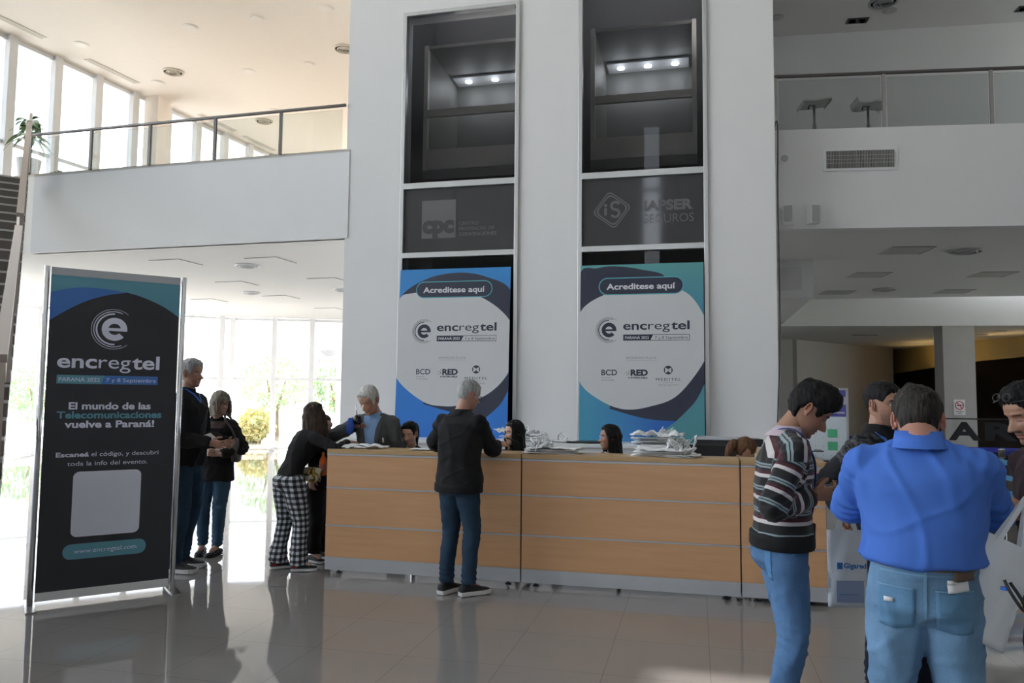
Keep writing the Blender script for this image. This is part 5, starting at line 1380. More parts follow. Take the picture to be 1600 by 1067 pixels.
def garment_top(I, T):
    S = I['S']; O = I['opt']; up, right, fwd = I['up'], I['right'], I['fwd']; pel, waist, chest, neck = I['pel'], I['waist'], I['chest'], I['neck']
    b_ = T.get('bulk', O.get('bulk', 1.0)); belly = O.get('belly', 0); m = MB(); fem = I['female']
    hem = T.get('hem', -.02)
    w = (.182, .172, .162, .172, .180, .150, .085) if not fem else (.165, .150, .132, .150, .160, .130, .075)
    d = (.138, .130, .122, .128, .122, .092, .070) if not fem else (.115, .108, .100, .122, .118, .085, .062)
    bust = .022 if fem else 0
    secs = [(pel + V3(0, 0, hem * S), Vector((1, 0, 0)), Vector((0, 1, 0)), w[0] * S * b_, (d[0] + belly * .3) * S * b_),
            (lerp_v(pel, waist, .45) + fwd * belly * .35, right, fwd, w[1] * S * b_, (d[1] + belly * .6) * S * b_),
            (waist + fwd * belly * .4, right, fwd, w[2] * S * b_, (d[2] + belly * .7) * S * b_),
            (lerp_v(waist, chest, .5) + fwd * belly * .25, right, fwd, w[3] * S * b_, (d[3] + belly * .3) * S * b_),
            (chest + fwd * bust, right, fwd, w[4] * S * b_, (d[4] + bust) * S * b_),
            (chest + up * .075 * S - fwd * .004, right, fwd, w[5] * S * (1 + (b_ - 1) * .6), d[5] * S * (1 + (b_ - 1) * .6)),
            (neck - up * .012, right, fwd, w[6] * S, d[6] * S)]
    if hem > .06: secs.pop(1)
    if T.get('flare'): secs[0] = (*secs[0][:3], secs[0][3] * T['flare'], secs[0][4] * T['flare'])
    cs = [(*c[0], *c[1], *c[2], c[3], c[4]) for c in secs]
    sp = spline(cs, 5)
    m.ellipses([(Vector(q_[0:3]), Vector(q_[3:6]), Vector(q_[6:9]), q_[9], q_[10], .92) for q_ in sp], 32)
    # trapezius slope
    for nm, sg in (('R', 1), ('L', -1)):
        sh0 = I['arms'][nm][0]
        m.tube([neck - up * .030 + right * sg * .02, lerp_v(neck - up * .038, sh0 + up * .006, .5), sh0 + right * sg * .0], [.056 * S, .060 * S, .060 * S], 14)
    sl = T.get('sl', 1.0); R = [.064 * (1 + (sl - 1) * .35), .058 * (1 + (sl - 1) * .6), .050 * sl, .046 * sl, .038 * sl]
    if fem: R = [x * .88 for x in R]
    for nm in 'RL': arm_secs(m, I, nm, R, upto=T.get('sleeve', 1.0))
    me = remesh(m, T.get('voxel', .011), T.get('smooth', 7), .5)
    segs = [(pel, waist, .14 * b_), (waist, chest, .14 * b_), (chest, neck, .12)]
    for nm in 'RL':
        a, e, w_ = I['arms'][nm][:3]; segs += [(a, e, .055), (e, w_, .04)]
    folds = []
    for nm in 'RL':
        a, e, w_ = I['arms'][nm][:3]; folds.append((e, (w_ - a).normalized(), .15, .007 * T.get('fold', 1), 170)); folds.append((a, (e - a).normalized() + I['right'] * .5, .14, .004 * T.get('fold', 1), 120)); folds.append((w_, (w_ - e).normalized(), .10, .004 * T.get('fold', 1), 230))
    folds.append((waist, up, .2, .004 * T.get('fold', 1), 70))
    garment_post(me, I, segs, T.get('wrinkle', .008), O.get('seed', 1), folds)
    attr = None
    if T.get('coord'):
        lv, li = [], []
        for v in me.vertices:
            i, t, dist = seg_info(v.co, segs)
            if i <= 2: val = v.co.z / S; 
            elif i in (3, 5): val = 1.36 - .29 * t + .0
            else: val = 1.36 - .29 - .255 * t
            lv.append(val); li.append((v.co - neck).dot(fwd) / S if i <= 3 else 0)
        attr = {'band': lv}
        yoke = []
        for v in me.vertices:
            dd = v.co - neck; yoke.append(-dd.dot(up) / S)
        attr['drop'] = yoke; attr['fore'] = [(v.co - neck).dot(fwd) / S for v in me.vertices]; attr['side'] = [(v.co - neck).dot(right) / S for v in me.vertices]
    o = finish(me, T.get('name', 'sweater'), T['mat'], I['root'], attr)
    if T.get('label'): o['label'] = T['label']
    I['top'] = o
    if T.get('ribs'):
        rb = MB(); c = secs[0]
        pts = []
        for dz, k in ((-.01, .97), (.0, 1.0), (.035, 1.0), (.06, .99), (.065, .9)):
            pts.append((c[0] + V3(0, 0, dz - .02), c[1], c[2], (c[3] + .012) * k, (c[4] + .012) * k))
        rb.ellipses(pts, 32).build('hem_band', T['ribs'], o, smooth=True)
        for nm in 'RL':
            a, e, w_ = I['arms'][nm][:3]; dv = (w_ - e).normalized()
            rb = MB().tube([w_ - dv * .06, w_ - dv * .055, w_ - dv * .01, w_ - dv * .0], [.030, .042 * S, .038 * S, .030], 18)
            rb.build('cuff', T['ribs'], o, smooth=True)
    if T.get('collar'):
        cm, ch_, cr = T['collar']; cb = MB(); HPx = I['HP']; n_ = 28
        nd = (HPx(0, -.02, -.06) - neck).normalized(); rings = []
        for (hh, rr_) in ((-.02, cr * 1.12), (ch_ * .4, cr * 1.03), (ch_, cr), (ch_ + .004, cr + .006), (ch_ * .4, cr * 1.03 + .010), (-.018, cr * 1.12 + .018)):
            ring = []
            for k in range(n_):
                a = 2 * PI * k / n_; fr = max(0, math.cos(a)); dip = T.get('dip', .02) * fr ** 3
                ring.append(neck + nd * (hh - dip - .005) + right * math.sin(a) * rr_ + fwd * math.cos(a) * rr_ * 1.06)
            rings.append(ring)
        cb.rings(rings, cap=False); cb.build('collar', cm, o, smooth=True, fix=True)
def V3(*a): return Vector(a)
def trousers(I, T):
    S = I['S']; pel = I['pel']; m = MB(); O = I['opt']; b_ = T.get('bulk', O.get('bulk', 1.0)); fem = I['female']; rise = T.get('rise', .04)
    X, Y = Vector((1, 0, 0)), Vector((0, 1, 0)); bel = O.get('belly', 0)
    tilt = I['up']
    wv = lerp_v(Vector((0, 0, 1)), tilt, .5).normalized()
    m.ellipses([(pel + wv * rise * S, X, Y, (.150 if not fem else .135) * S * b_, (.112 + bel * .5) * S * b_), (pel + wv * min(.05, rise * .6) * S, X, Y, .160 * S * b_, (.118 + bel * .3) * S * b_), (pel - V3(0, .012, .0), X, Y, (.170 if not fem else .175) * S * b_, .125 * S * b_), (pel - V3(0, .012, .07 * S), X, Y, .168 * S * b_, .122 * S * b_), (pel - V3(0, 0, .12 * S), X, Y, .13 * S * b_, .09 * S * b_)], 32)
    R = [x * T.get('leg', 1.0) for x in (.092, .084, .066, .060, T.get('cuff', .055))]
    for nm, sg in (('R', 1), ('L', -1)):
        h_, k_, an, ty = I['legs'][nm]
        if T.get('to_floor'): an = an - V3(0, 0, .025)
        top = h_ + V3(0, 0, -.01)
        pts = spline([tuple(top), tuple(lerp_v(h_, k_, .45)), tuple(k_), tuple(lerp_v(k_, an, .5) - V3(0, .012 * S, 0)), tuple(an - V3(0, .005, -.0))], 6); n_ = len(pts); key = [R[0] * b_ ** .5, R[1] * b_ ** .5, R[2], R[3], R[4]]
        rr = []
        for k in range(n_): t = k / (n_ - 1) * 4; i = min(3, int(t)); rr.append(lerp(key[i], key[i + 1], t - i) * S)
        m.tube(pts, rr, 20)
    me = remesh(m, T.get('voxel', .012), 5, .5)
    folds = []
    for nm in 'RL':
        h_, k_, an, ty = I['legs'][nm]
        folds += [(k_, V3(0, .3, 1), .17, .004, 120), (an + V3(0, 0, .05), V3(0, .25, 1), .15, .007, 150), (h_ - V3(0, 0, .06), V3(.4, .3, 1), .14, .004, 90)]
    garment_post(me, I, None, T.get('wrinkle', .006), O.get('seed', 1) + 5, folds)
    attr = None
    if T.get('coord'):
        u_, v_ = [], []
        for v in me.vertices:
            best = None
            for nm in 'RL':
                h_, k_, an, ty = I['legs'][nm]
                for a, b2 in ((h_, k_), (k_, an)):
                    ab = b2 - a; t = max(0, min(1, (v.co - a).dot(ab) / ab.length_squared)); c = a + ab * t; d = (v.co - c)
                    if best is None or d.length < best[0]: best = (d.length, d, nm)
            ang = math.atan2(best[1].x * (1 if best[2] == 'R' else 1), -best[1].y); u_.append(ang * .085 + (0 if best[2] == 'R' else 3.0)); v_.append(v.co.z)
        attr = {'pu': u_, 'pv': v_}
    o = finish(me, T.get('name', 'trousers'), T['mat'], I['root'], attr)
    if T.get('label'): o['label'] = T['label']
    I['bottom'] = o
    return o
def shoe(I, nm, T):
    h_, k_, an, ty = I['legs'][nm]; f = V3(-math.sin(ty), math.cos(ty), 0); r = V3(f.y, -f.x, 0); S = I['S'] * T.get('size', 1.0)
    base = V3(an.x, an.y, max(0, an.z - .085)); k = S * (.92 if I['female'] else 1.0)
    lift = T.get('lift' + nm, 0)
    def P(y, x, z): return base + f * y * k + r * x * k + V3(0, 0, z * k + lift * max(0, .1 - y) * 2)
    def outline(g_): return [(-.085, .018 * g_), (-.082, .030 * g_), (-.05, .036 * g_), (0, .037 * g_), (.06, .043 * g_), (.11, .048 * g_), (.15, .045 * g_), (.18, .034 * g_), (.198, .016 * g_)]
    prof = {-.085: .060, -.082: .078, -.05: .092, 0: .096, .06: .078, .11: .056, .15: .048, .18: .040, .198: .030}
    if T.get('low'): prof = {a: b_ * .8 if b_ > .05 else b_ for a, b_ in prof.items()}
    secs = []
    for y, w_ in outline(1.0):
        zt = prof[y]; zb = .012
        ring = []
        for q_ in range(16):
            a = 2 * PI * q_ / 16; cx = math.cos(a); sx = math.sin(a)
            ring.append(P(y, w_ * math.copysign(abs(cx) ** .7, cx), (zt + zb) / 2 + (zt - zb) / 2 * math.copysign(abs(sx) ** (.8 if sx > 0 else .5), sx)))
        secs.append(ring)
    o = MB().rings(secs).build('shoe', T['mat'], I['root'], smooth=True)
    th = T.get('sole', .028); ol = [(y, x) for y, x in outline(1.10)] ; poly = [(y, x) for y, x in ol] + [(y, -x) for y, x in ol[::-1]]
    vs = [P(y, x, 0.001 + (.008 if y > .18 else 0)) for y, x in poly] + [P(y * 1.02, x * 1.03, th + (.004 if abs(y) > .15 else 0)) for y, x in poly]; n_ = len(poly)
    sm = MB().add(vs, [tuple(range(n_))[::-1], tuple(range(n_, 2 * n_))] + [(i, (i + 1) % n_, n_ + (i + 1) % n_, n_ + i) for i in range(n_)])
    sm.build('sole', T['solemat'], o)
    if T.get('stripe'):
        st = MB()
        for (y0, y1, z0, z1, mt_) in T['stripe']:
            for sg in (1, -1):
                w0, w1 = tab(outline(1.08), y0)[0], tab(outline(1.08), y1)[0]
                st.add([P(y0, sg * w0, z0), P(y1, sg * w1, z0), P(y1, sg * w1 * .94, z1), P(y0, sg * w0 * .94, z1), P(y0, sg * (w0 - .006), z0), P(y1, sg * (w1 - .006), z0), P(y1, sg * (w1 * .94 - .006), z1), P(y0, sg * (w0 * .94 - .006), z1)], [(0, 1, 2, 3), (7, 6, 5, 4), (0, 4, 5, 1), (1, 5, 6, 2), (2, 6, 7, 3), (3, 7, 4, 0)])
        st.build('side_patch', T['stripemat'], o)
def glasses(I, mt_):
    HP = I['HP']; m = MB()
    for sg in (1, -1):
        c = (sg * .032, .096, -.002); m.tube([HP(c[0] + .024 * math.cos(t) , c[1] - abs(.024 * math.cos(t) + (sg * .01)) * .1 * (1 if True else 0), c[2] + .018 * math.sin(t)) for t in [2 * PI * k / 20 for k in range(21)]], .0018 * 1.1, 6, False)
        m.tube([HP(sg * .056, .092, .004), HP(sg * .077, .06, .006), HP(sg * .080, -.005, .006)], .0017, 6)
    m.tube([HP(-.008, .101, .002), HP(.008, .101, .002)], .0018, 6)
    o = m.build('glasses', mt_, I['root'])
    ln = MB()
    for sg in (1, -1):
        ln.add([HP(sg * .032 + .0235 * math.cos(2 * PI * k / 20), .0955, -.002 + .0175 * math.sin(2 * PI * k / 20)) for k in range(20)], [tuple(range(20))])
    ln.build('lens', glass_mat('lens_glass', (.93, .95, .96), 1.0), o)

def fabric(name, col, rough=.85, bump=.35, scale=260, amt=.10, sheen=.04):
    if name in MATS: return MATS[name]
    q = NT(name, rough); co = q.coord(); n_ = q.math('ADD', q.math('MULTIPLY', q.noise(co, scale, 2), .12), q.math('MULTIPLY', q.noise(co, 16, 4, (1, 1, .6)), 1.6)); n2 = q.noise(co, 6, 3)
    q.base(q.mix(n2, tuple(c * (1 - amt) for c in col), tuple(min(1, c * (1 + amt)) for c in col)))
    q.bump(n_, bump, .012); q.b.inputs['Sheen Weight'].default_value = sheen; q.b.inputs['Specular IOR Level'].default_value = .25
    return q.m
def denim(name, col, fade=.5):
    if name in MATS: return MATS[name]
    q = NT(name, .85); co = q.coord(); n2 = q.noise(co, 4.5, 4); n3 = q.noise(co, 320, 2, (1, 1, .3))
    f = q.math('ADD', q.math('MULTIPLY', n2, .75), q.math('MULTIPLY', n3, .25))
    q.base(q.ramp(f, [(.35, tuple(c * (1 - fade * .5) for c in col)), (.7, tuple(min(1, c * (1 + fade * .6) + .02 * fade) for c in col))]))
    q.bump(q.math('ADD', q.math('MULTIPLY', n3, .12), q.noise(co, 14, 4, (1, 1, .5))), .45, .014); q.b.inputs['Specular IOR Level'].default_value = .2
    return q.m
# ================================================================ the people in the hall
from mathutils.bvhtree import BVHTree
def decal(o, c, u, v, w, h, d, mt_, name, off=.003, n=7, th=.002, shape=None):
    """patch laid onto a garment surface: c centre, u/v axes, d ray direction (local)"""
    me = o.data; bvh = BVHTree.FromPolygons([v_.co for v_ in me.vertices], [p.vertices for p in me.polygons])
    c, u, v, d = Vector(c), Vector(u).normalized(), Vector(v).normalized(), Vector(d).normalized(); fr, bk = [], []; last = None
    for j in range(n + 1):
        for i in range(n + 1):
            a, b_ = i / n - .5, j / n - .5
            if shape: a, b_ = shape(a, b_)
            p = c + u * w * a + v * h * b_; hit = bvh.ray_cast(p - d * .4, d)
            q_ = hit[0] - d * off if hit[0] else (last or p); last = q_
            fr.append(q_); bk.append(q_ + d * th)
    N = n + 1; fs = []
    for j in range(n):
        for i in range(n): a_ = j * N + i; fs += [(a_, a_ + 1, a_ + N + 1, a_ + N), (N * N + a_, N * N + a_ + N, N * N + a_ + N + 1, N * N + a_ + 1)]
    for i in range(n):
        fs += [(i + 1, i, N * N + i, N * N + i + 1), (n * N + i, n * N + i + 1, N * N + n * N + i + 1, N * N + n * N + i), (i * N, (i + 1) * N, N * N + (i + 1) * N, N * N + i * N), ((i + 1) * N + n, i * N + n, N * N + i * N + n, N * N + (i + 1) * N + n)]
    return MB().add(fr + bk, fs).build(name, mt_, o, smooth=True, fix=False)

h_grey = hair_mat('grey_hair', (.36, .36, .36), .35); h_silver = hair_mat('silver_hair', (.50, .49, .47), .3); h_black = hair_mat('black_hair', (.010, .009, .009), .5)
h_brown = hair_mat('brown_hair', (.055, .038, .027), .45); h_ash = hair_mat('ash_blond_hair', (.21, .18, .145), .4); h_red = hair_mat('reddish_hair', (.13, .065, .035), .4); h_dgrey = hair_mat('dark_grey_hair', (.030, .026, .023), .8)
f_black = fabric('black_knit', (.011, .011, .012)); f_black2 = fabric('black_jersey', (.014, .013, .014), bump=.15)
d_navy = denim('navy_trousers_cloth', (.022, .048, .085), .3); d_mid = denim('mid_blue_denim', (.045, .095, .16), .5); d_light = denim('light_blue_denim', (.095, .20, .38), .55); d_pale = denim('pale_blue_denim', (.155, .29, .46), .45); d_dark = denim('dark_navy_denim', (.012, .016, .032), .3)
s_white = mat('white_rubber', (.72, .72, .72), .6); s_black = mat('black_shoe', (.016, .016, .017), .6, bump=.3, bump_scale=200); s_red = mat('red_shoe', (.30, .02, .025), .5)
m_lan = mat('blue_lanyard', (.03, .15, .62), .5); m_phone = mat('phone_shell', (.55, .50, .42), .35); m_blackglass = mat('black_glass', (.01, .01, .012), .08)
tan = (.42, .235, .16); fair = (.55, .34, .26); olive = (.36, .19, .12)

# 1 tall grey-haired man behind the banner
P1_ = person('tall grey-haired man in black sweater and dark trousers smiling behind the banner', (-4.60, 6.28, 0), math.radians(-86), 1.12, dict(
    skin=(.44, .24, .17), seed=2, bulk=1.08, head_pitch=-.04, head_yaw=math.radians(-4), face=dict(smile=1, nose=1.15, brow=(.12, .11, .10)),
    hair=dict(style='short', mat=h_grey, thick=.018, top=.006, back=-.075), wristR=(-4.28, 6.20, 1.17), wristL=(-4.27, 6.42, 1.16), poleR=(.3, -1, -.5), poleL=(-.3, -1, -.5),
    hdirR=(.9, .1, -.1), hdirL=(.9, -.35, -.1), hnormR=(0, .9, .4), hnormL=(0, -.9, .4), curlR=.55, curlL=.6,
    ankleR=(-4.62, 6.20, .09), ankleL=(-4.70, 6.42, .09), toeR=.05,
    top=dict(name='sweater', mat=f_black, sl=1.15, hem=-.06, wrinkle=.009, collar=(f_black, .045, .060)), trousers=dict(mat=d_navy, leg=1.1, to_floor=True, cuff=.062), shoes=dict(mat=s_black, solemat=s_white, size=1.05, sole=.03)))
def lanyard(I, front=.16, drop=.38, side=0, badge=True, w_=.010):
    """ribbon from the nape round the neck down the chest, with a badge"""
    n_, r, f, u = I['neck'], I['right'], I['fwd'], I['up']; o = I['top']; me = o.data
    bvh = BVHTree.FromPolygons([v_.co for v_ in me.vertices], [p.vertices for p in me.polygons]); m = MB()
    end = None
    for sg in (1, -1):
        pts = []
        for t in [k / 20 for k in range(21)]:
            x = sg * (.066 * math.cos(t * PI / 2) ** .8 + .0) ; 
            if t < .3: p = n_ + r * sg * .07 * math.sin(t / .3 * PI / 2) - f * .065 * math.cos(t / .3 * PI / 2) + u * .025
            else: tt = (t - .3) / .7; p = n_ + r * sg * .07 * (1 - tt) ** .8 + f * (.02 + .12 * min(1, tt * 2)) + u * (.03 - (drop + .03) * tt)
            loc_, nn, _, _ = bvh.find_nearest(p)
            if loc_ is not None:
                if t >= .3:
                    h_ = bvh.ray_cast(p + f * .5, -f); 
                    if h_[0] is not None: loc_, nn = h_[0], h_[1]
                p = loc_ + nn * .006
            pts.append(p)
        rings = []
        for i, p in enumerate(pts):
            dv = (pts[min(i + 1, 20)] - pts[max(i - 1, 0)]).normalized(); s_ = dv.cross(f if i > 6 else u); s_ = s_.normalized() if s_.length > .1 else r
            nn_ = dv.cross(s_).normalized() * .0012
            rings.append([p - s_ * w_ - nn_, p + s_ * w_ - nn_, p + s_ * w_ + nn_, p - s_ * w_ + nn_])
        m.rings(rings); end = pts[-1]
    l = m.build('lanyard', m_lan, I['root'], smooth=False)
    if badge:
        q_ = end - u * .07 + f * .008
        b_ = MB(); s_ = r; vs = [q_ + s_ * a * .045 + u * c_ * .065 + f * e for e in (0, .004) for a, c_ in ((-1, -1), (1, -1), (1, 1), (-1, 1))]
        b_.add(vs, [(0, 3, 2, 1), (4, 5, 6, 7), (0, 1, 5, 4), (1, 2, 6, 5), (2, 3, 7, 6), (3, 0, 4, 7)]).build('badge', mat('badge_card', (.10, .10, .11), .3), l)
    return l
lanyard(P1_, badge=False, drop=.10)

# 2 woman with grey-blond bob
P2_ = person('grey-blond woman with glasses, black blouse and jeans, hands clasped, shoulder bag', (-4.76, 7.00, 0), math.radians(-166), .94, dict(
    female=True, skin=(.50, .31, .24), seed=4, bulk=1.14, head_yaw=math.radians(52), head_pitch=-.05, face=dict(smile=1, lip=(.40, .14, .13), brow=(.14, .10, .07)),
    hair=dict(style='bob', mat=h_ash, thick=.020, length=.20, open=.95, flare=.015, fringe=.055, hang=.8, seed=3), wristR=(-4.76, 6.80, 1.03), wristL=(-4.60, 6.83, 1.02), poleR=(.9, -.3, -.5), poleL=(-.9, -.3, -.5),
    hdirR=(.8, -.3, .1), hdirL=(-.8, -.3, .15), hnormR=(.2, .8, -.3), hnormL=(-.2, .8, -.3), curlR=.7, curlL=.7, ankleR=(-4.87, 6.98, .09), ankleL=(-4.70, 6.97, .09), toeR=.1, toeL=-.25,
    top=dict(name='blouse', mat=f_black2, hem=-.13, flare=1.06, sl=1.12, wrinkle=.010), trousers=dict(name='jeans', mat=d_mid, leg=1.0, cuff=.052, bulk=1.0), shoes=dict(mat=s_black, solemat=s_black, sole=.012, low=True), glasses=s_black))
lace = mat('sheer_lace', (.075, .05, .045), .8, noise_amt=.8, noise_scale=60)
I = P2_; decal(I['top'], I['neck'] + I['fwd'] * .1 - I['up'] * .065, I['right'], I['up'], .22, .07, -I['fwd'], lace, 'lace_yoke', off=.004, n=9)
m_hb = mat('grey_brown_leather', (.09, .075, .065), .5, noise_amt=.2)
t = empty('shoulder_bag', (-4.545, 7.02, 0), .4, label='grey-brown leather shoulder bag hanging at the grey-blond woman\'s side', cat='bag')
MB().ellipses([(Vector((0, 0, z)), Vector((0, 1, 0)), Vector((1, 0, 0)), w_, d_, .8) for z, w_, d_ in ((.93, .05, .02), (.94, .10, .04), (1.0, .125, .05), (1.10, .12, .045), (1.17, .09, .03), (1.18, .05, .015))], 20).build('bag_body', m_hb, t, smooth=True)
MB().tube(spline([(0, .06, 1.16), (-.03, .04, 1.28), (-.085, .0, 1.40), (-.115, -.02, 1.42), (-.10, -.09, 1.36), (-.04, -.07, 1.26), (0, -.06, 1.16)], 5), .011, 8).build('strap', m_hb, t, smooth=True)
t = tag(empty('magazine', (-4.33, 6.33, 1.18), 0), 'folded white magazine held by the tall grey-haired man', 'magazine')
MB().obox(Matrix.Rotation(.7, 4, 'Y') @ Matrix.Rotation(.2, 4, 'Z'), .20, .15, .008).build('cover', mat('magazine_print', (.6, .6, .62), .4, noise_amt=.5, noise_scale=25), t)
MB().obox(Matrix.Translation((-.01, .01, -.006)) @ Matrix.Rotation(.62, 4, 'Y'), .19, .145, .006).build('pages', m_paper, t)

# 3 girl in plaid trousers
q = NT('black_white_plaid', .85)
au = q.n('ShaderNodeAttribute', attribute_name='pu').outputs['Fac']; av = q.n('ShaderNodeAttribute', attribute_name='pv').outputs['Fac']
def band(vv): return q.math('LESS_THAN', q.math('FRACT', q.math('DIVIDE', q.math('ADD', vv, 10.0), .052)), .5)
def fine(vv): return q.math('LESS_THAN', q.math('FRACT', q.math('DIVIDE', q.math('ADD', vv, 10.0), .0065)), .3)
bu_, bv_ = band(au), band(av); s2 = q.math('ADD', bu_, bv_)
c_ = q.ramp(q.math('MULTIPLY', s2, .5), [(0, (.62, .65, .70)), (.4, (.12, .13, .15)), (.9, (.012, .012, .014))], 'CONSTANT'); q.base(c_)
P3_ = person('girl in black top and black and white plaid trousers leaning on the counter end', (-3.68, 6.58, 0), math.radians(-34), .91, dict(
    female=True, skin=fair, seed=6, pelvis=(-3.70, 6.58, .84), lean=.52, side_lean=0.02, head_pitch=.18, head_yaw=math.radians(-12),
    hair=dict(style='long', mat=h_brown, thick=.020, length=.34, open=.8, flare=.035, hang=.45, seed=5), wristR=(-3.24, 6.84, 1.175), wristL=(-3.42, 6.98, 1.12), poleR=(.9, -.2, -.4), poleL=(-1, .2, -.2),
    hdirR=(.6, .6, -.05), hnormR=(0, 0, -1), hdirL=(.9, .1, 0), hnormL=(0, 0, -1), curlR=.4, ankleL=(-3.80, 6.60, .09), ankleR=(-3.56, 6.56, .09), toeL=-.15, toeR=-.55,
    top=dict(name='top', mat=f_black2, hem=.02, wrinkle=.007, sl=1.1), trousers=dict(name='plaid_trousers', mat=MATS['black_white_plaid'], leg=1.22, cuff=.078, bulk=1.12, to_floor=True, coord=True, wrinkle=.008),
    shoes=dict(mat=s_black, solemat=s_white, sole=.028, stripe=[(-.07, -.02, .034, .066, 0)], stripemat=s_red, size=1.02)))
I = P3_
decal(I['bottom'], I['pel'] + Vector((.085, -.1, -.045)), (1, 0, 0), (0, 0, 1), .045, .016, (0, 1, 0), mat('maroon_tag', (.10, .02, .03), .7), 'tag', off=.008)

# 4 child behind her
P4_ = person('child in black clothes holding an orange bottle, behind the plaid-trousered girl', (-3.62, 7.02, 0), math.radians(-100), .80, dict(
    female=True, detail=.6, skin=fair, seed=8, hair=dict(style='bob', mat=h_brown, thick=.016, length=.13, open=1.0, flare=0, seed=6), face=dict(), head_yaw=.1,
    wristR=(-3.63, 6.86, .80), wristL=(-3.50, 6.86, .93), poleR=(.4, -1, -.2), poleL=(-.3, -1, -.5), hdirR=(.3, -.1, -.9), hdirL=(.3, -.9, .2), hnormL=(.9, .2, 0), curlL=.8,
    ankleR=(-3.62, 6.94, .09), ankleL=(-3.60, 7.12, .09), top=dict(name='sweatshirt', mat=f_black2, hem=-.05, sl=1.2), trousers=dict(mat=f_black2, leg=1.3, cuff=.075), shoes=dict(mat=s_black, solemat=s_white)))
t = empty('drink_bottle', (-3.47, 6.80, .85), label='orange soft drink bottle in the child\'s hand by the counter end', cat='bottle')
MB().lathe([(.028, 0), (.034, .01), (.033, .06), (.030, .075), (.034, .10), (.034, .15), (.014, .19), (.012, .205), (.001, .206)]).build('bottle_body', mat('orange_drink', (.85, .16, .02), .15), t, smooth=True)
MB().lathe([(.0345, .07), (.0345, .11)]).build('bottle_label', mat('orange_label', (.55, .10, .04), .4), t); MB().lathe([(.014, .2), (.014, .222), (.001, .223)]).build('cap', mat('cap_orange', (.7, .2, .03), .4), t)
q = NT('yellow_black_print', .6); n_ = q.noise(q.coord(), 14, 1, (1, 1, 1.6)); q.base(q.ramp(n_, [(0, (.62, .58, .42)), (.46, (.05, .045, .04)), (.52, (.60, .36, .04)), (.6, (.62, .58, .45))], 'CONSTANT'))
t = tag(empty('printed_bag', (-3.56, 6.76, .80), .1), 'yellow, white and black printed bag held by the child under the bottle', 'bag')
crumpled_sheet(.20, .13, 51, .02, .03).build('bag_body', q.m, t, smooth=True).rotation_euler = (PI / 2, .12, 0)
t.location.z = .87

# 5 man in grey blazer behind the counter
P5_ = person('grey-haired man in grey blazer and light blue shirt behind the counter looking down', (-3.08, 7.16, 0), math.radians(180), .985, dict(
    skin=(.42, .225, .155), seed=10, bulk=1.08, lean=.13, head_pitch=-.52, head_yaw=math.radians(-12), head_scale=1.1, legs=False, face=dict(closed=True, nose=1.2, brow=(.2, .19, .17)),
    hair=dict(style='short', mat=h_silver, thick=.016, back=-.07, sideburn=-.03), wristR=(-3.25, 6.99, 1.315), wristL=(-3.0, 7.0, .97), poleR=(1, -.5, -.3), poleL=(-.8, -.6, -.4),
    hdirR=(.75, -.25, .3), hnormR=(.2, -.1, -.8), curlR=.75, hdirL=(-.1, -.5, -.8),
    top=dict(name='blazer', mat=fabric('grey_blazer_wool', (.075, .078, .082)), hem=-.08, sl=1.25, wrinkle=.008)))
I = P5_
m_lb = fabric('light_blue_shirt', (.22, .36, .60), bump=.1)
sf = lambda a, b_: (a * (.28 + .95 * (b_ + .5) ** .8), b_)
decal(I['top'], I['neck'] - I['up'] * .20 + I['fwd'] * .1, I['right'], I['up'], .17, .38, -I['fwd'], m_lb, 'shirt_front', off=.004, n=12, shape=sf)
for sg in (1, -1):
    decal(I['top'], I['neck'] - I['up'] * .17 + I['fwd'] * .1 + I['right'] * sg * .082, I['right'], I['up'], .05, .32, -I['fwd'], MATS['grey_blazer_wool'], 'lapel', off=.012, n=8, th=.006, shape=lambda a, b_, s_=sg: (a * (.5 + .5 * math.sin(PI * (b_ + .5))) - s_ * .9 * (.5 - (b_ + .5)) , b_))
ring = MB(); nk = I['neck']; rr_ = []
for hh, R_ in ((-.025, .075), (.03, .064), (.032, .070), (-.03, .084)):
    rr_.append([nk + I['up'] * (hh - .02 * max(0, math.cos(2 * PI * k / 24)) ** 2) + I['right'] * math.sin(2 * PI * k / 24) * R_ + I['fwd'] * (math.cos(2 * PI * k / 24) * R_ + .012) for k in range(24)])
ring.rings(rr_, cap=False).build('shirt_collar', m_lb, I['root'], smooth=True)
decal(I['top'], I['neck'] - I['up'] * .235 + I['fwd'] * .1 - I['right'] * .13, I['right'], I['up'], .012, .045, -I['fwd'], s_white, 'pocket_card', off=.012, n=2)
t = empty('mate_gourd', (-3.185, 6.93, 1.335), label='black round gourd cup with silver straw held by the man in grey blazer', cat='cup')
MB().lathe([(.02, 0), (.038, .015), (.044, .045), (.036, .075), (.028, .085), (.024, .085), (.03, .07), (.001, .06)]).build('cup', m_blackglass, t, smooth=True)
MB().tube([(0, 0, .06), (-.015, 0, .14), (-.02, 0, .19)], .005, 8).build('straw', m_chrome, t, smooth=True)
t = tag(empty('cloth_bundle', (-3.265, 6.95, 1.315)), 'bright blue cloth bundle tucked under the arm of the man in grey blazer', 'cloth')
MB().ellipses([(Vector((.012 * math.sin(z * 40), 0, z)), Vector((1, 0, 0)), Vector((0, 1, 0)), w_, .03, .8) for z, w_ in ((-.075, .015), (-.06, .035), (0, .04), (.04, .045), (.07, .03), (.085, .008))], 14).build('cloth', mat('royal_blue_cloth', (.02, .08, .42), .6, bump=.5, bump_scale=30), t, smooth=True)

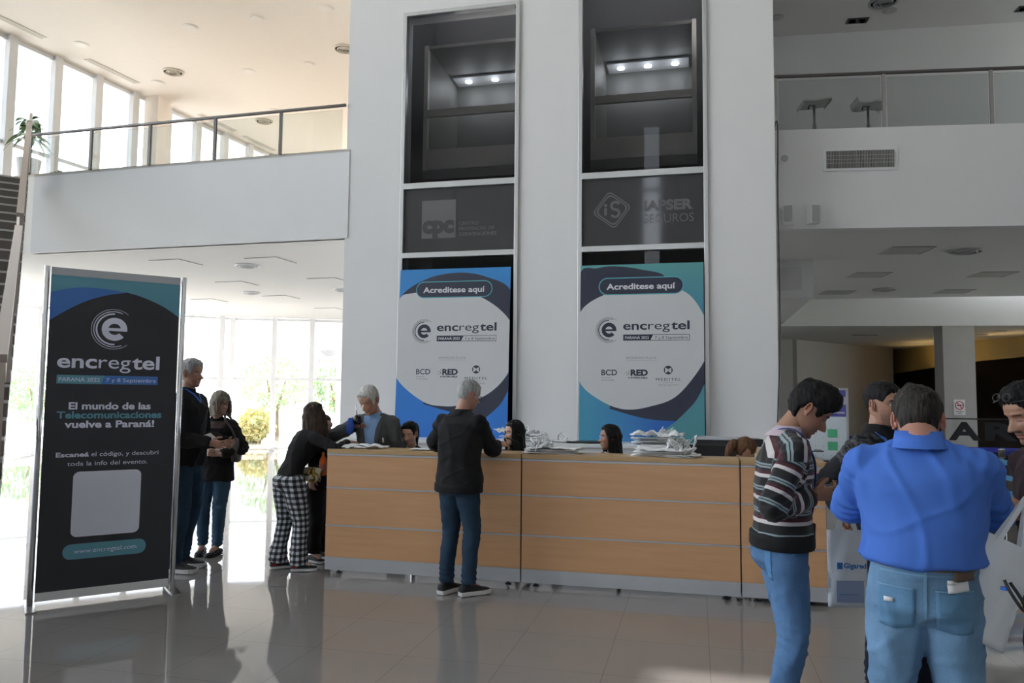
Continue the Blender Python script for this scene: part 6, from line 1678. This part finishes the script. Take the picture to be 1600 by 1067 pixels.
# 6-9 receptionists behind the counter
def receptionist(label, x, y, top, h, S, o):
    o.update(legs=False, female=True, detail=.6)
    r_ = person(label, (x, y, top - 1.72 * S * .985), h, S, o)
    t = empty('office_chair', (x, y + .05, 0), label='office chair under the ' + label.split(' behind')[0][:60], cat='chair', group='office chairs behind the counter')
    z = top - 1.72 * S * .985 + .92 * S - .17
    MB().box(-.22, .22, -.2, .2, z - .07, z).build('seat', f_black2, t, bevel=.02); MB().tube([(0, 0, .05), (0, 0, z - .07)], .025).build('stem', m_chrome, t)
    MB().lathe([(.26, 0), (.26, .03), (.05, .06), (.001, .06)]).build('base', m_dark, t)
    return r_
receptionist('dark-haired receptionist looking down, between the blazer man and the man in black', -2.76, 7.34, 1.325, math.radians(176), .93, dict(
    skin=(.50, .29, .21), seed=12, lean=.1, head_pitch=-.25, face=dict(closed=True), hair=dict(style='ponytail', mat=h_black, thick=.012, seed=7), wristR=(-2.85, 7.05, .82), wristL=(-2.60, 7.05, .82), top=dict(name='top', mat=f_black2, sl=1.1)))
receptionist('receptionist with long black hair partly hidden by the pile of white bags', -1.665, 7.22, 1.345, math.radians(160), .93, dict(
    skin=(.50, .30, .22), seed=13, head_pitch=-.05, head_yaw=math.radians(-30), face=dict(), hair=dict(style='long', mat=h_black, thick=.014, length=.32, open=1.0, flare=.01, seed=8), wristR=(-1.80, 6.98, .85), wristL=(-1.5, 6.98, .85), top=dict(name='top', mat=f_black2, sl=1.1)))
R3_ = receptionist('receptionist with clear glasses and black hair, chin on her hand, facing left', -.70, 7.20, 1.325, math.radians(112), .93, dict(
    skin=(.40, .21, .145), seed=14, lean=.12, head_pitch=.02, face=dict(lip=(.34, .10, .09)), hair=dict(style='long', mat=h_black, thick=.014, length=.22, open=1.3, flare=.015, seed=9), wristL=(-.86, 7.05, 1.03), wristR=(-.85, 7.2, .85), hdirL=(.05, .05, .9), hnormL=(.9, .2, .1), poleL=(-.5, .3, -1), curlL=1.1, top=dict(name='top', mat=f_black2, sl=1.1),
    glasses=mat('clear_frame', (.6, .62, .64), .2)))
receptionist('receptionist with reddish-brown hair tied back, head bowed, at the right end', .27, 7.18, 1.245, math.radians(-72), .92, dict(
    skin=(.48, .28, .2), seed=15, lean=.2, head_pitch=-.38, face=dict(closed=True), hair=dict(style='ponytail', mat=h_red, thick=.018, tuft=.5, seed=10, tail=(0, -.10, .03)), wristR=(.32, 6.98, .80), wristL=(.38, 7.2, .80), top=dict(name='top', mat=f_black2, sl=1.1)))

# 10 man in black sweater at the counter
P10_ = person('grey-haired man in black sweater, seen from behind, standing at the counter', (-1.915, 6.16, 0), math.radians(-20), 1.015, dict(
    skin=(.46, .25, .18), seed=20, bulk=1.12, lean=.06, head_pitch=-.28, head_yaw=math.radians(-26), face=dict(),
    hair=dict(style='short', mat=h_grey, thick=.011, back=-.055, tuft=.3, sideburn=-.03), wristR=(-1.70, 6.56, 1.20), wristL=(-2.02, 6.58, 1.17), poleR=(.6, -1, -.3), poleL=(-1, -.7, -.3),
    hdirR=(.5, .35, .05), hnormR=(-.2, .4, -.8), curlR=.6, hdirL=(.6, .6, -.1), hnormL=(0, 0, -1), ankleL=(-2.01, 6.17, .09), ankleR=(-1.81, 6.15, .09), toeL=.0, toeR=-.45,
    top=dict(name='sweater', mat=f_black, hem=-.07, sl=1.22, wrinkle=.009, ribs=f_black, collar=(f_black, .03, .064)), trousers=dict(mat=d_navy, leg=1.02, cuff=.058, bulk=1.05), shoes=dict(mat=s_black, solemat=s_white, sole=.032), glasses=s_black))
t = tag(empty('smartphone', (-1.585, 6.67, 1.235), .5), 'dark smartphone in the hand of the man at the counter', 'phone')
MB().obox(Matrix.Rotation(.35, 4, 'Y'), .14, .07, .009).build('body', m_blackglass, t, bevel=.003)
MB().obox(Matrix.Translation((0, 0, .005)) @ Matrix.Rotation(.35, 4, 'Y'), .12, .06, .002).build('screen', m_phone, t)

# 11 young man in striped sweater
q = NT('striped_knit', .9); bd_ = q.n('ShaderNodeAttribute', attribute_name='band').outputs['Fac']; dr = q.n('ShaderNodeAttribute', attribute_name='drop').outputs['Fac']; fo = q.n('ShaderNodeAttribute', attribute_name='fore').outputs['Fac']
W_, B_, M_, G_ = (.60, .56, .55), (.014, .013, .014), (.065, .012, .02), (.26, .33, .35)
def stripes(x, per):
    f = q.math('FRACT', q.math('DIVIDE', q.math('ADD', x, 10.0), per))
    return q.ramp(f, [(0, B_), (.14, W_), (.30, M_), (.44, B_), (.56, G_), (.64, B_), (.68, G_), (.76, B_)], 'CONSTANT')
s1 = stripes(bd_, .108); s2_ = stripes(fo, .125)
yk = q.math('LESS_THAN', dr, .125); sw = q.mix(yk, s1, s2_)
q.base(sw); q.bump(q.noise(q.coord(), 300, 2), .4, .003); q.b.inputs['Sheen Weight'].default_value = .15
P11_ = person('young black-haired man in striped sweater and jeans looking down at his phone', (.40, 4.00, 0), math.radians(-82), 1.0, dict(
    skin=olive, seed=22, bulk=1.0, lean=.07, head_pitch=-.68, head_yaw=math.radians(-8), head_scale=1.02, neck_len=.045, face=dict(closed=True, nose=1.15, moustache=.45, brow=(.012, .01, .01)),
    hair=dict(style='short', mat=h_black, thick=.026, top=.020, tuft=.28, back=-.085, front=.050, seed=12), wristR=(.535, 3.90, 1.165), wristL=(.55, 4.07, 1.16), poleR=(.5, -1, -.55), poleL=(-.35, -.35, -1),
    hdirR=(.75, .28, .12), hdirL=(.75, -.28, .12), hnormR=(-.1, .75, .5), hnormL=(-.1, -.75, .5), curlR=.62, curlL=.55, ankleR=(.37, 3.90, .09), ankleL=(.43, 4.12, .09),
    top=dict(name='striped_sweater', mat=MATS['striped_knit'], hem=.02, sl=1.13, coord=True, wrinkle=.007, voxel=.008, fold=.9, ribs=f_black, collar=(fabric('pink_white_shirt', (.55, .45, .50), bump=.1), .038, .062), dip=.035), trousers=dict(name='jeans', mat=d_light, leg=1.02, wrinkle=.007, voxel=.010), shoes=dict(mat=s_black, solemat=s_white)))
I = P11_; lanyard(I, drop=.42, w_=.016)
decal(I['bottom'], I['pel'] + Vector((.1, -.075, -.075)), (.55, -.8, 0), (0, 0, 1), .12, .15, (-.75, .6, 0), denim('light_denim_pocket', (.11, .27, .50), .4), 'back_pocket', off=.003)
decal(I['bottom'], I['pel'] + Vector((.12, .05, .0)), (0, 1, 0), (0, 0, 1), .09, .045, (-1, 0, 0), MATS['light_denim_pocket'], 'front_pocket', off=.003)
t = tag(empty('smartphone', (.665, 3.985, 1.215), math.radians(-2)), 'light coloured smartphone held by the young man in striped sweater', 'phone')
MB().obox(Matrix.Rotation(-.22, 4, 'Y'), .145, .072, .009).build('body', m_phone, t, bevel=.003)
MB().obox(Matrix.Translation((0, 0, .0052)) @ Matrix.Rotation(-.22, 4, 'Y'), .13, .064, .002).build('screen', m_blackglass, t)

# 12 man in blue shirt, back to us
q = NT('royal_blue_shirt', .75); n_ = q.noise(q.coord(), 240, 2); q.base(q.mix(q.noise(q.coord(), 5, 3), (.055, .155, .56), (.072, .19, .63))); q.bump(n_, .15, .003); q.b.inputs['Specular IOR Level'].default_value = .25
P12_ = person('heavy man in royal blue shirt and pale jeans with his back to us', (.83, 3.25, 0), math.radians(-12), 1.0, dict(
    skin=(.44, .22, .16), seed=31, bulk=1.26, belly=.10, shoulder=.188, neck=1.25, neck_len=-.01, head_pitch=-.50, head_scale=1.06, face=dict(),
    hair=dict(style='short', mat=h_dgrey, thick=.017, back=-.095, tuft=.45, seed=14), wristR=(1.05, 3.64, 1.17), wristL=(.80, 3.68, 1.19), poleR=(.75, -.3, -.55), poleL=(-.72, -.3, -.55),
    hdirR=(-.2, .8, -.1), hdirL=(.3, .8, .1), hnormR=(-.8, 0, -.4), hnormL=(.8, 0, -.4), curlR=.9, curlL=.7, ankleR=(.95, 3.22, .09), ankleL=(.70, 3.26, .09), toeR=-.2, toeL=.2,
    top=dict(name='shirt', mat=MATS['royal_blue_shirt'], hem=.10, sl=1.2, wrinkle=.0075, voxel=.009, fold=1.3, flare=.96, collar=(MATS['royal_blue_shirt'], .055, .076), dip=.0), trousers=dict(name='jeans', mat=d_pale, leg=1.13, bulk=1.13, rise=.13, wrinkle=.008, voxel=.010, cuff=.07, to_floor=True), shoes=dict(mat=s_black, solemat=s_black)))
I = P12_; bt = I['bottom']; m_dp = denim('pale_denim_pocket', (.13, .28, .46), .4); m_stitch = denim('pale_denim_seam', (.20, .38, .56), .3)
pz = I['pel']
wb = MB()
pel = pz
for sg, nm_ in ((-1, 'left'), (1, 'right')):
    pk = decal(bt, pz + Vector((sg * .095, -.1, -.055)), (1, 0, 0), (0, 0, 1), .125, .155, (0, 1, 0), m_dp, 'back_pocket', off=.0035, n=9, shape=lambda a, b_: (a * (1 - .12 * max(0, -b_)), b_ - (.06 * (1 - abs(a) * 2) if b_ < -.4 else 0)))
    decal(bt, pz + Vector((sg * .095, -.1, .020)), (1, 0, 0), (0, 0, 1), .128, .006, (0, 1, 0), m_stitch, 'pocket_seam', off=.007, n=8)
decal(bt, pz + Vector((0, -.1, .075)), (1, 0, 0), (0, 0, 1), .33, .006, (0, 1, 0), m_stitch, 'yoke_seam', off=.004, n=16)
decal(bt, pz + Vector((0, -.1, .0)), (1, 0, 0), (0, 0, 1), .010, .20, (0, 1, 0), m_stitch, 'centre_seam', off=.004, n=8)
m_leather = mat('brown_leather_patch', (.14, .095, .07), .6, noise_amt=.2)
decal(bt, pz + Vector((.125, -.1, .078)), (1, .1, 0), (0, 0, 1), .07, .036, (0, 1, 0), m_leather, 'belt_patch', off=.016, n=4)
for a, z_ in ((-.12, -.03), (.085, .055)): decal(bt, pz + Vector((a, -.1, z_)), (1, 0, 0), (0, 0, 1), .032, .016, (0, 1, 0), s_white, 'cloth_tag', off=.010, n=2)
t = tag(empty('folded_paper', (0, 0, 0)), 'white folded paper sticking out of the blue-shirted man\'s back pocket', 'paper')
pp = decal(bt, pz + Vector((.105, -.1, .037)), (1, .0, .12), (-.1, 0, 1), .07, .035, (0, 1, 0), m_paper, 'sheet', off=.009, n=3)
mw = pp.matrix_world.copy(); pp.parent = t; pp.data.transform(Matrix.Translation(I['root'].location) @ Matrix.Rotation(math.radians(-12), 4, 'Z'))
pts = []
for k in range(25):
    a = 2 * PI * k / 24; pts.append(pz + Vector((.162 * 1.15 * math.cos(a) * .985, .135 * 1.15 * math.sin(a) + .03, .112 - .01 * math.sin(a))))
# belt ring hugging the jeans
bvh_ = BVHTree.FromPolygons([v_.co for v_ in bt.data.vertices], [p.vertices for p in bt.data.polygons]); rg = []
for k in range(40):
    a = 2 * PI * k / 40; dv = Vector((math.cos(a), math.sin(a), 0)); h_ = bvh_.ray_cast(pz + Vector((0, .02, .105)) + dv * .6, -dv); p = h_[0] if h_[0] is not None else pz + dv * .18
    rg.append((p, dv))
MB().rings([[p + dv * .006 + Vector((0, 0, -.014)) for p, dv in rg], [p + dv * .008 + Vector((0, 0, .014)) for p, dv in rg], [p - dv * .004 + Vector((0, 0, .014)) for p, dv in rg], [p - dv * .004 + Vector((0, 0, -.014)) for p, dv in rg]], cap=False).build('belt', m_leather, I['root'], smooth=True)

# 13 man in dark camouflage jacket
q = NT('jacket_cloth', .8); dr = q.n('ShaderNodeAttribute', attribute_name='drop').outputs['Fac']
cam_ = q.ramp(q.noise(q.coord(), 16, 3), [(.40, (.014, .015, .018)), (.47, (.07, .073, .078)), (.55, (.030, .032, .036)), (.62, (.10, .10, .105))], 'CONSTANT')
q.base(q.mix(q.math('LESS_THAN', dr, .165), (.012, .012, .014), cam_)); q.b.inputs['Specular IOR Level'].default_value = .25
P13_ = person('young man with a short fade haircut in black and camouflage jacket, facing right', (.98, 4.62, 0), math.radians(-138), .985, dict(
    skin=(.44, .24, .165), seed=41, head_yaw=math.radians(0), head_pitch=-.02, face=dict(stubble=.55, brow=(.02, .015, .012), nose=1.05),
    hair=dict(style='short', mat=h_black, thick=.012, fade=True, front=.062, back=-.05, sideburn=.006, tuft=.2), wristR=(.765, 4.42, 1.03), wristL=(1.18, 4.36, 1.12), poleR=(.15, -.8, -1), poleL=(-.6, -1, -.2),
    hdirR=(.0, -.25, -.9), hdirL=(.4, -.6, .1), hnormR=(.5, -.5, 0), curlR=1.0, ankleR=(.95, 4.62, .09), ankleL=(1.20, 4.72, .09),
    top=dict(name='jacket', mat=MATS['jacket_cloth'], coord=True, hem=-.10, sl=1.2, wrinkle=.010, collar=(f_black, .055, .068)), trousers=dict(mat=d_dark, leg=1.08), shoes=dict(mat=s_black, solemat=s_white)))
I = P13_; lanyard(I, badge=False)
def tote(loc, rz, w, h, label, tilt=0, text=True, m_=None):
    t = empty('tote_bag', loc, rz, label=label, cat='bag')
    nx, nz_ = 10, 14; fr, bk = [], []
    for j in range(nz_ + 1):
        for i in range(nx + 1):
            x, z = (i / nx - .5) * w, -j / nz_ * h; bulge = .018 * math.sin(PI * i / nx) * (.4 + .6 * math.sin(PI * min(1, j / nz_ * .9 + .1))) + .004 * math.sin(i * 1.3 + j * .5)
            fr.append((x, -bulge - .002, z)); bk.append((x, bulge * .8 + .002, z))
    N = (nx + 1) * (nz_ + 1); fs = []
    for j in range(nz_):
        for i in range(nx): a_ = j * (nx + 1) + i; fs += [(a_, a_ + nx + 1, a_ + nx + 2, a_ + 1), (N + a_, N + a_ + 1, N + a_ + nx + 2, N + a_ + nx + 1)]
    for j in range(nz_):
        a_ = j * (nx + 1); c2 = a_ + nx; fs += [(a_, N + a_, N + a_ + nx + 1, a_ + nx + 1), (c2, c2 + nx + 1, N + c2 + nx + 1, N + c2)]
    a_ = nz_ * (nx + 1); fs += [(a_ + i, N + a_ + i, N + a_ + i + 1, a_ + i + 1) for i in range(nx)]
    MB().add(fr + bk, fs).build('bag_body', m_ or m_bag, t, smooth=True, fix=False)
    for y in (-.012, .012):
        rg = []
        for k in range(13):
            u = k / 12; p = Vector(((u - .5) * w * .45 * (1 - .75 * math.sin(PI * u)) , y * (1 - math.sin(PI * u)), -.02 + .20 * math.sin(PI * u) ** .8)); rg.append([p + Vector((-.010, 0, 0)), p + Vector((.010, 0, 0)), p + Vector((.010, .002, .001)), p + Vector((-.010, .002, .001))])
        MB().rings(rg).build('handle', m_ or m_bag, t)
    t.rotation_euler = (0, tilt, rz)
    if text:
        b = Board((-w / 2, -.024, -h), (w, 0, 0), (0, 0, h), (0, -1, 0))
        b.rect('p', .20, .50, .34, .585, 0); b.text('p', 'Gigared', .37, .93, .515, 0, bold=.03)
        b.rect('q', .18, .07, .86, .35, 0)
        b.rect('w', .25, .17, .75, .178, .0004)
        b.flush(t, {'p': 'lettering', 'q': 'printed_block', 'w': 'printed_line'}, {'p': m_blueprint, 'q': mat('pale_blue_print', (.30, .38, .58), .6), 'w': m_blueprint})
    return t
m_bag2 = mat('bluish_bag', (.78, .83, .90), .6, bump=.15, bump_scale=14)
tote((.752, 4.33, .95), .18, .20, .39, 'white tote bag reading Gigared hanging from the camouflage-jacket man\'s hand', 0, True, m_bag2)
tote((1.125, 3.24, 1.10), .35, .24, .38, 'pale blue-white tote bag tilted beside the blue-shirted man\'s right hip', .42, False, m_bag2)
t = empty('key_lanyard', (1.04, 3.06, 1.00), label='black and white key lanyard dangling at the blue-shirted man\'s right hip', cat='lanyard')
MB().tube(spline([(0, 0, 0), (.015, -.01, -.04), (.045, -.01, -.09), (.06, 0, -.10), (.055, 0, -.07), (.02, .005, -.01)], 6), .006, 8).build('cord', mat('checked_cord', (.03, .03, .03), .6, noise_amt=.9, noise_scale=120), t, smooth=True)
MB().lathe([(.012, -.005), (.012, .005), (.006, .006)], (0, 0, -.03)).build('tag', m_lan, t)

# 14 man at the right edge
P14_ = person('bearded dark-haired man with glasses on his head looking down, at the right edge', (1.48, 3.72, 0), math.radians(97), .98, dict(
    skin=olive, seed=51, lean=.06, head_pitch=-.38, head_yaw=math.radians(8), face=dict(closed=True, stubble=.5, moustache=.8, nose=1.15),
    hair=dict(style='short', mat=h_black, thick=.022, top=.008, back=-.07, tuft=.22), wristR=(1.335, 3.76, 1.15), wristL=(1.325, 3.60, 1.16), poleR=(.5, -1, -.5), poleL=(-.5, -1, -.5),
    hdirR=(-.8, -.2, .05), hdirL=(-.85, .15, 0), hnormR=(0, -.8, .5), hnormL=(0, .8, .5), curlR=.6, curlL=.5, ankleR=(1.50, 3.82, .09), ankleL=(1.46, 3.62, .09),
    top=dict(name='jacket', mat=fabric('maroon_black_jacket', (.022, .012, .016)), hem=-.08, sl=1.25, ribs=fabric('maroon_cuff', (.06, .012, .022)), collar=(f_black, .04, .068)), trousers=dict(mat=d_dark, leg=1.05), shoes=dict(mat=s_black, solemat=s_white)))
I = P14_; HPx = I['HP']
g_ = MB()
for sg in (1, -1): g_.tube([HPx(sg * .055, .098, .088), HPx(sg * .088, .04, .080), HPx(sg * .090, -.02, .060)], .0022, 6); g_.tube([HPx(sg * .032 + .024 * math.cos(t_), .090 - .5 * .016 * math.sin(t_), .108 + .014 * math.sin(t_)) for t_ in [2 * PI * k / 16 for k in range(17)]], .0018, 6, False)
g_.build('glasses', mat('dark_frame', (.05, .05, .05), .3), I['root'])
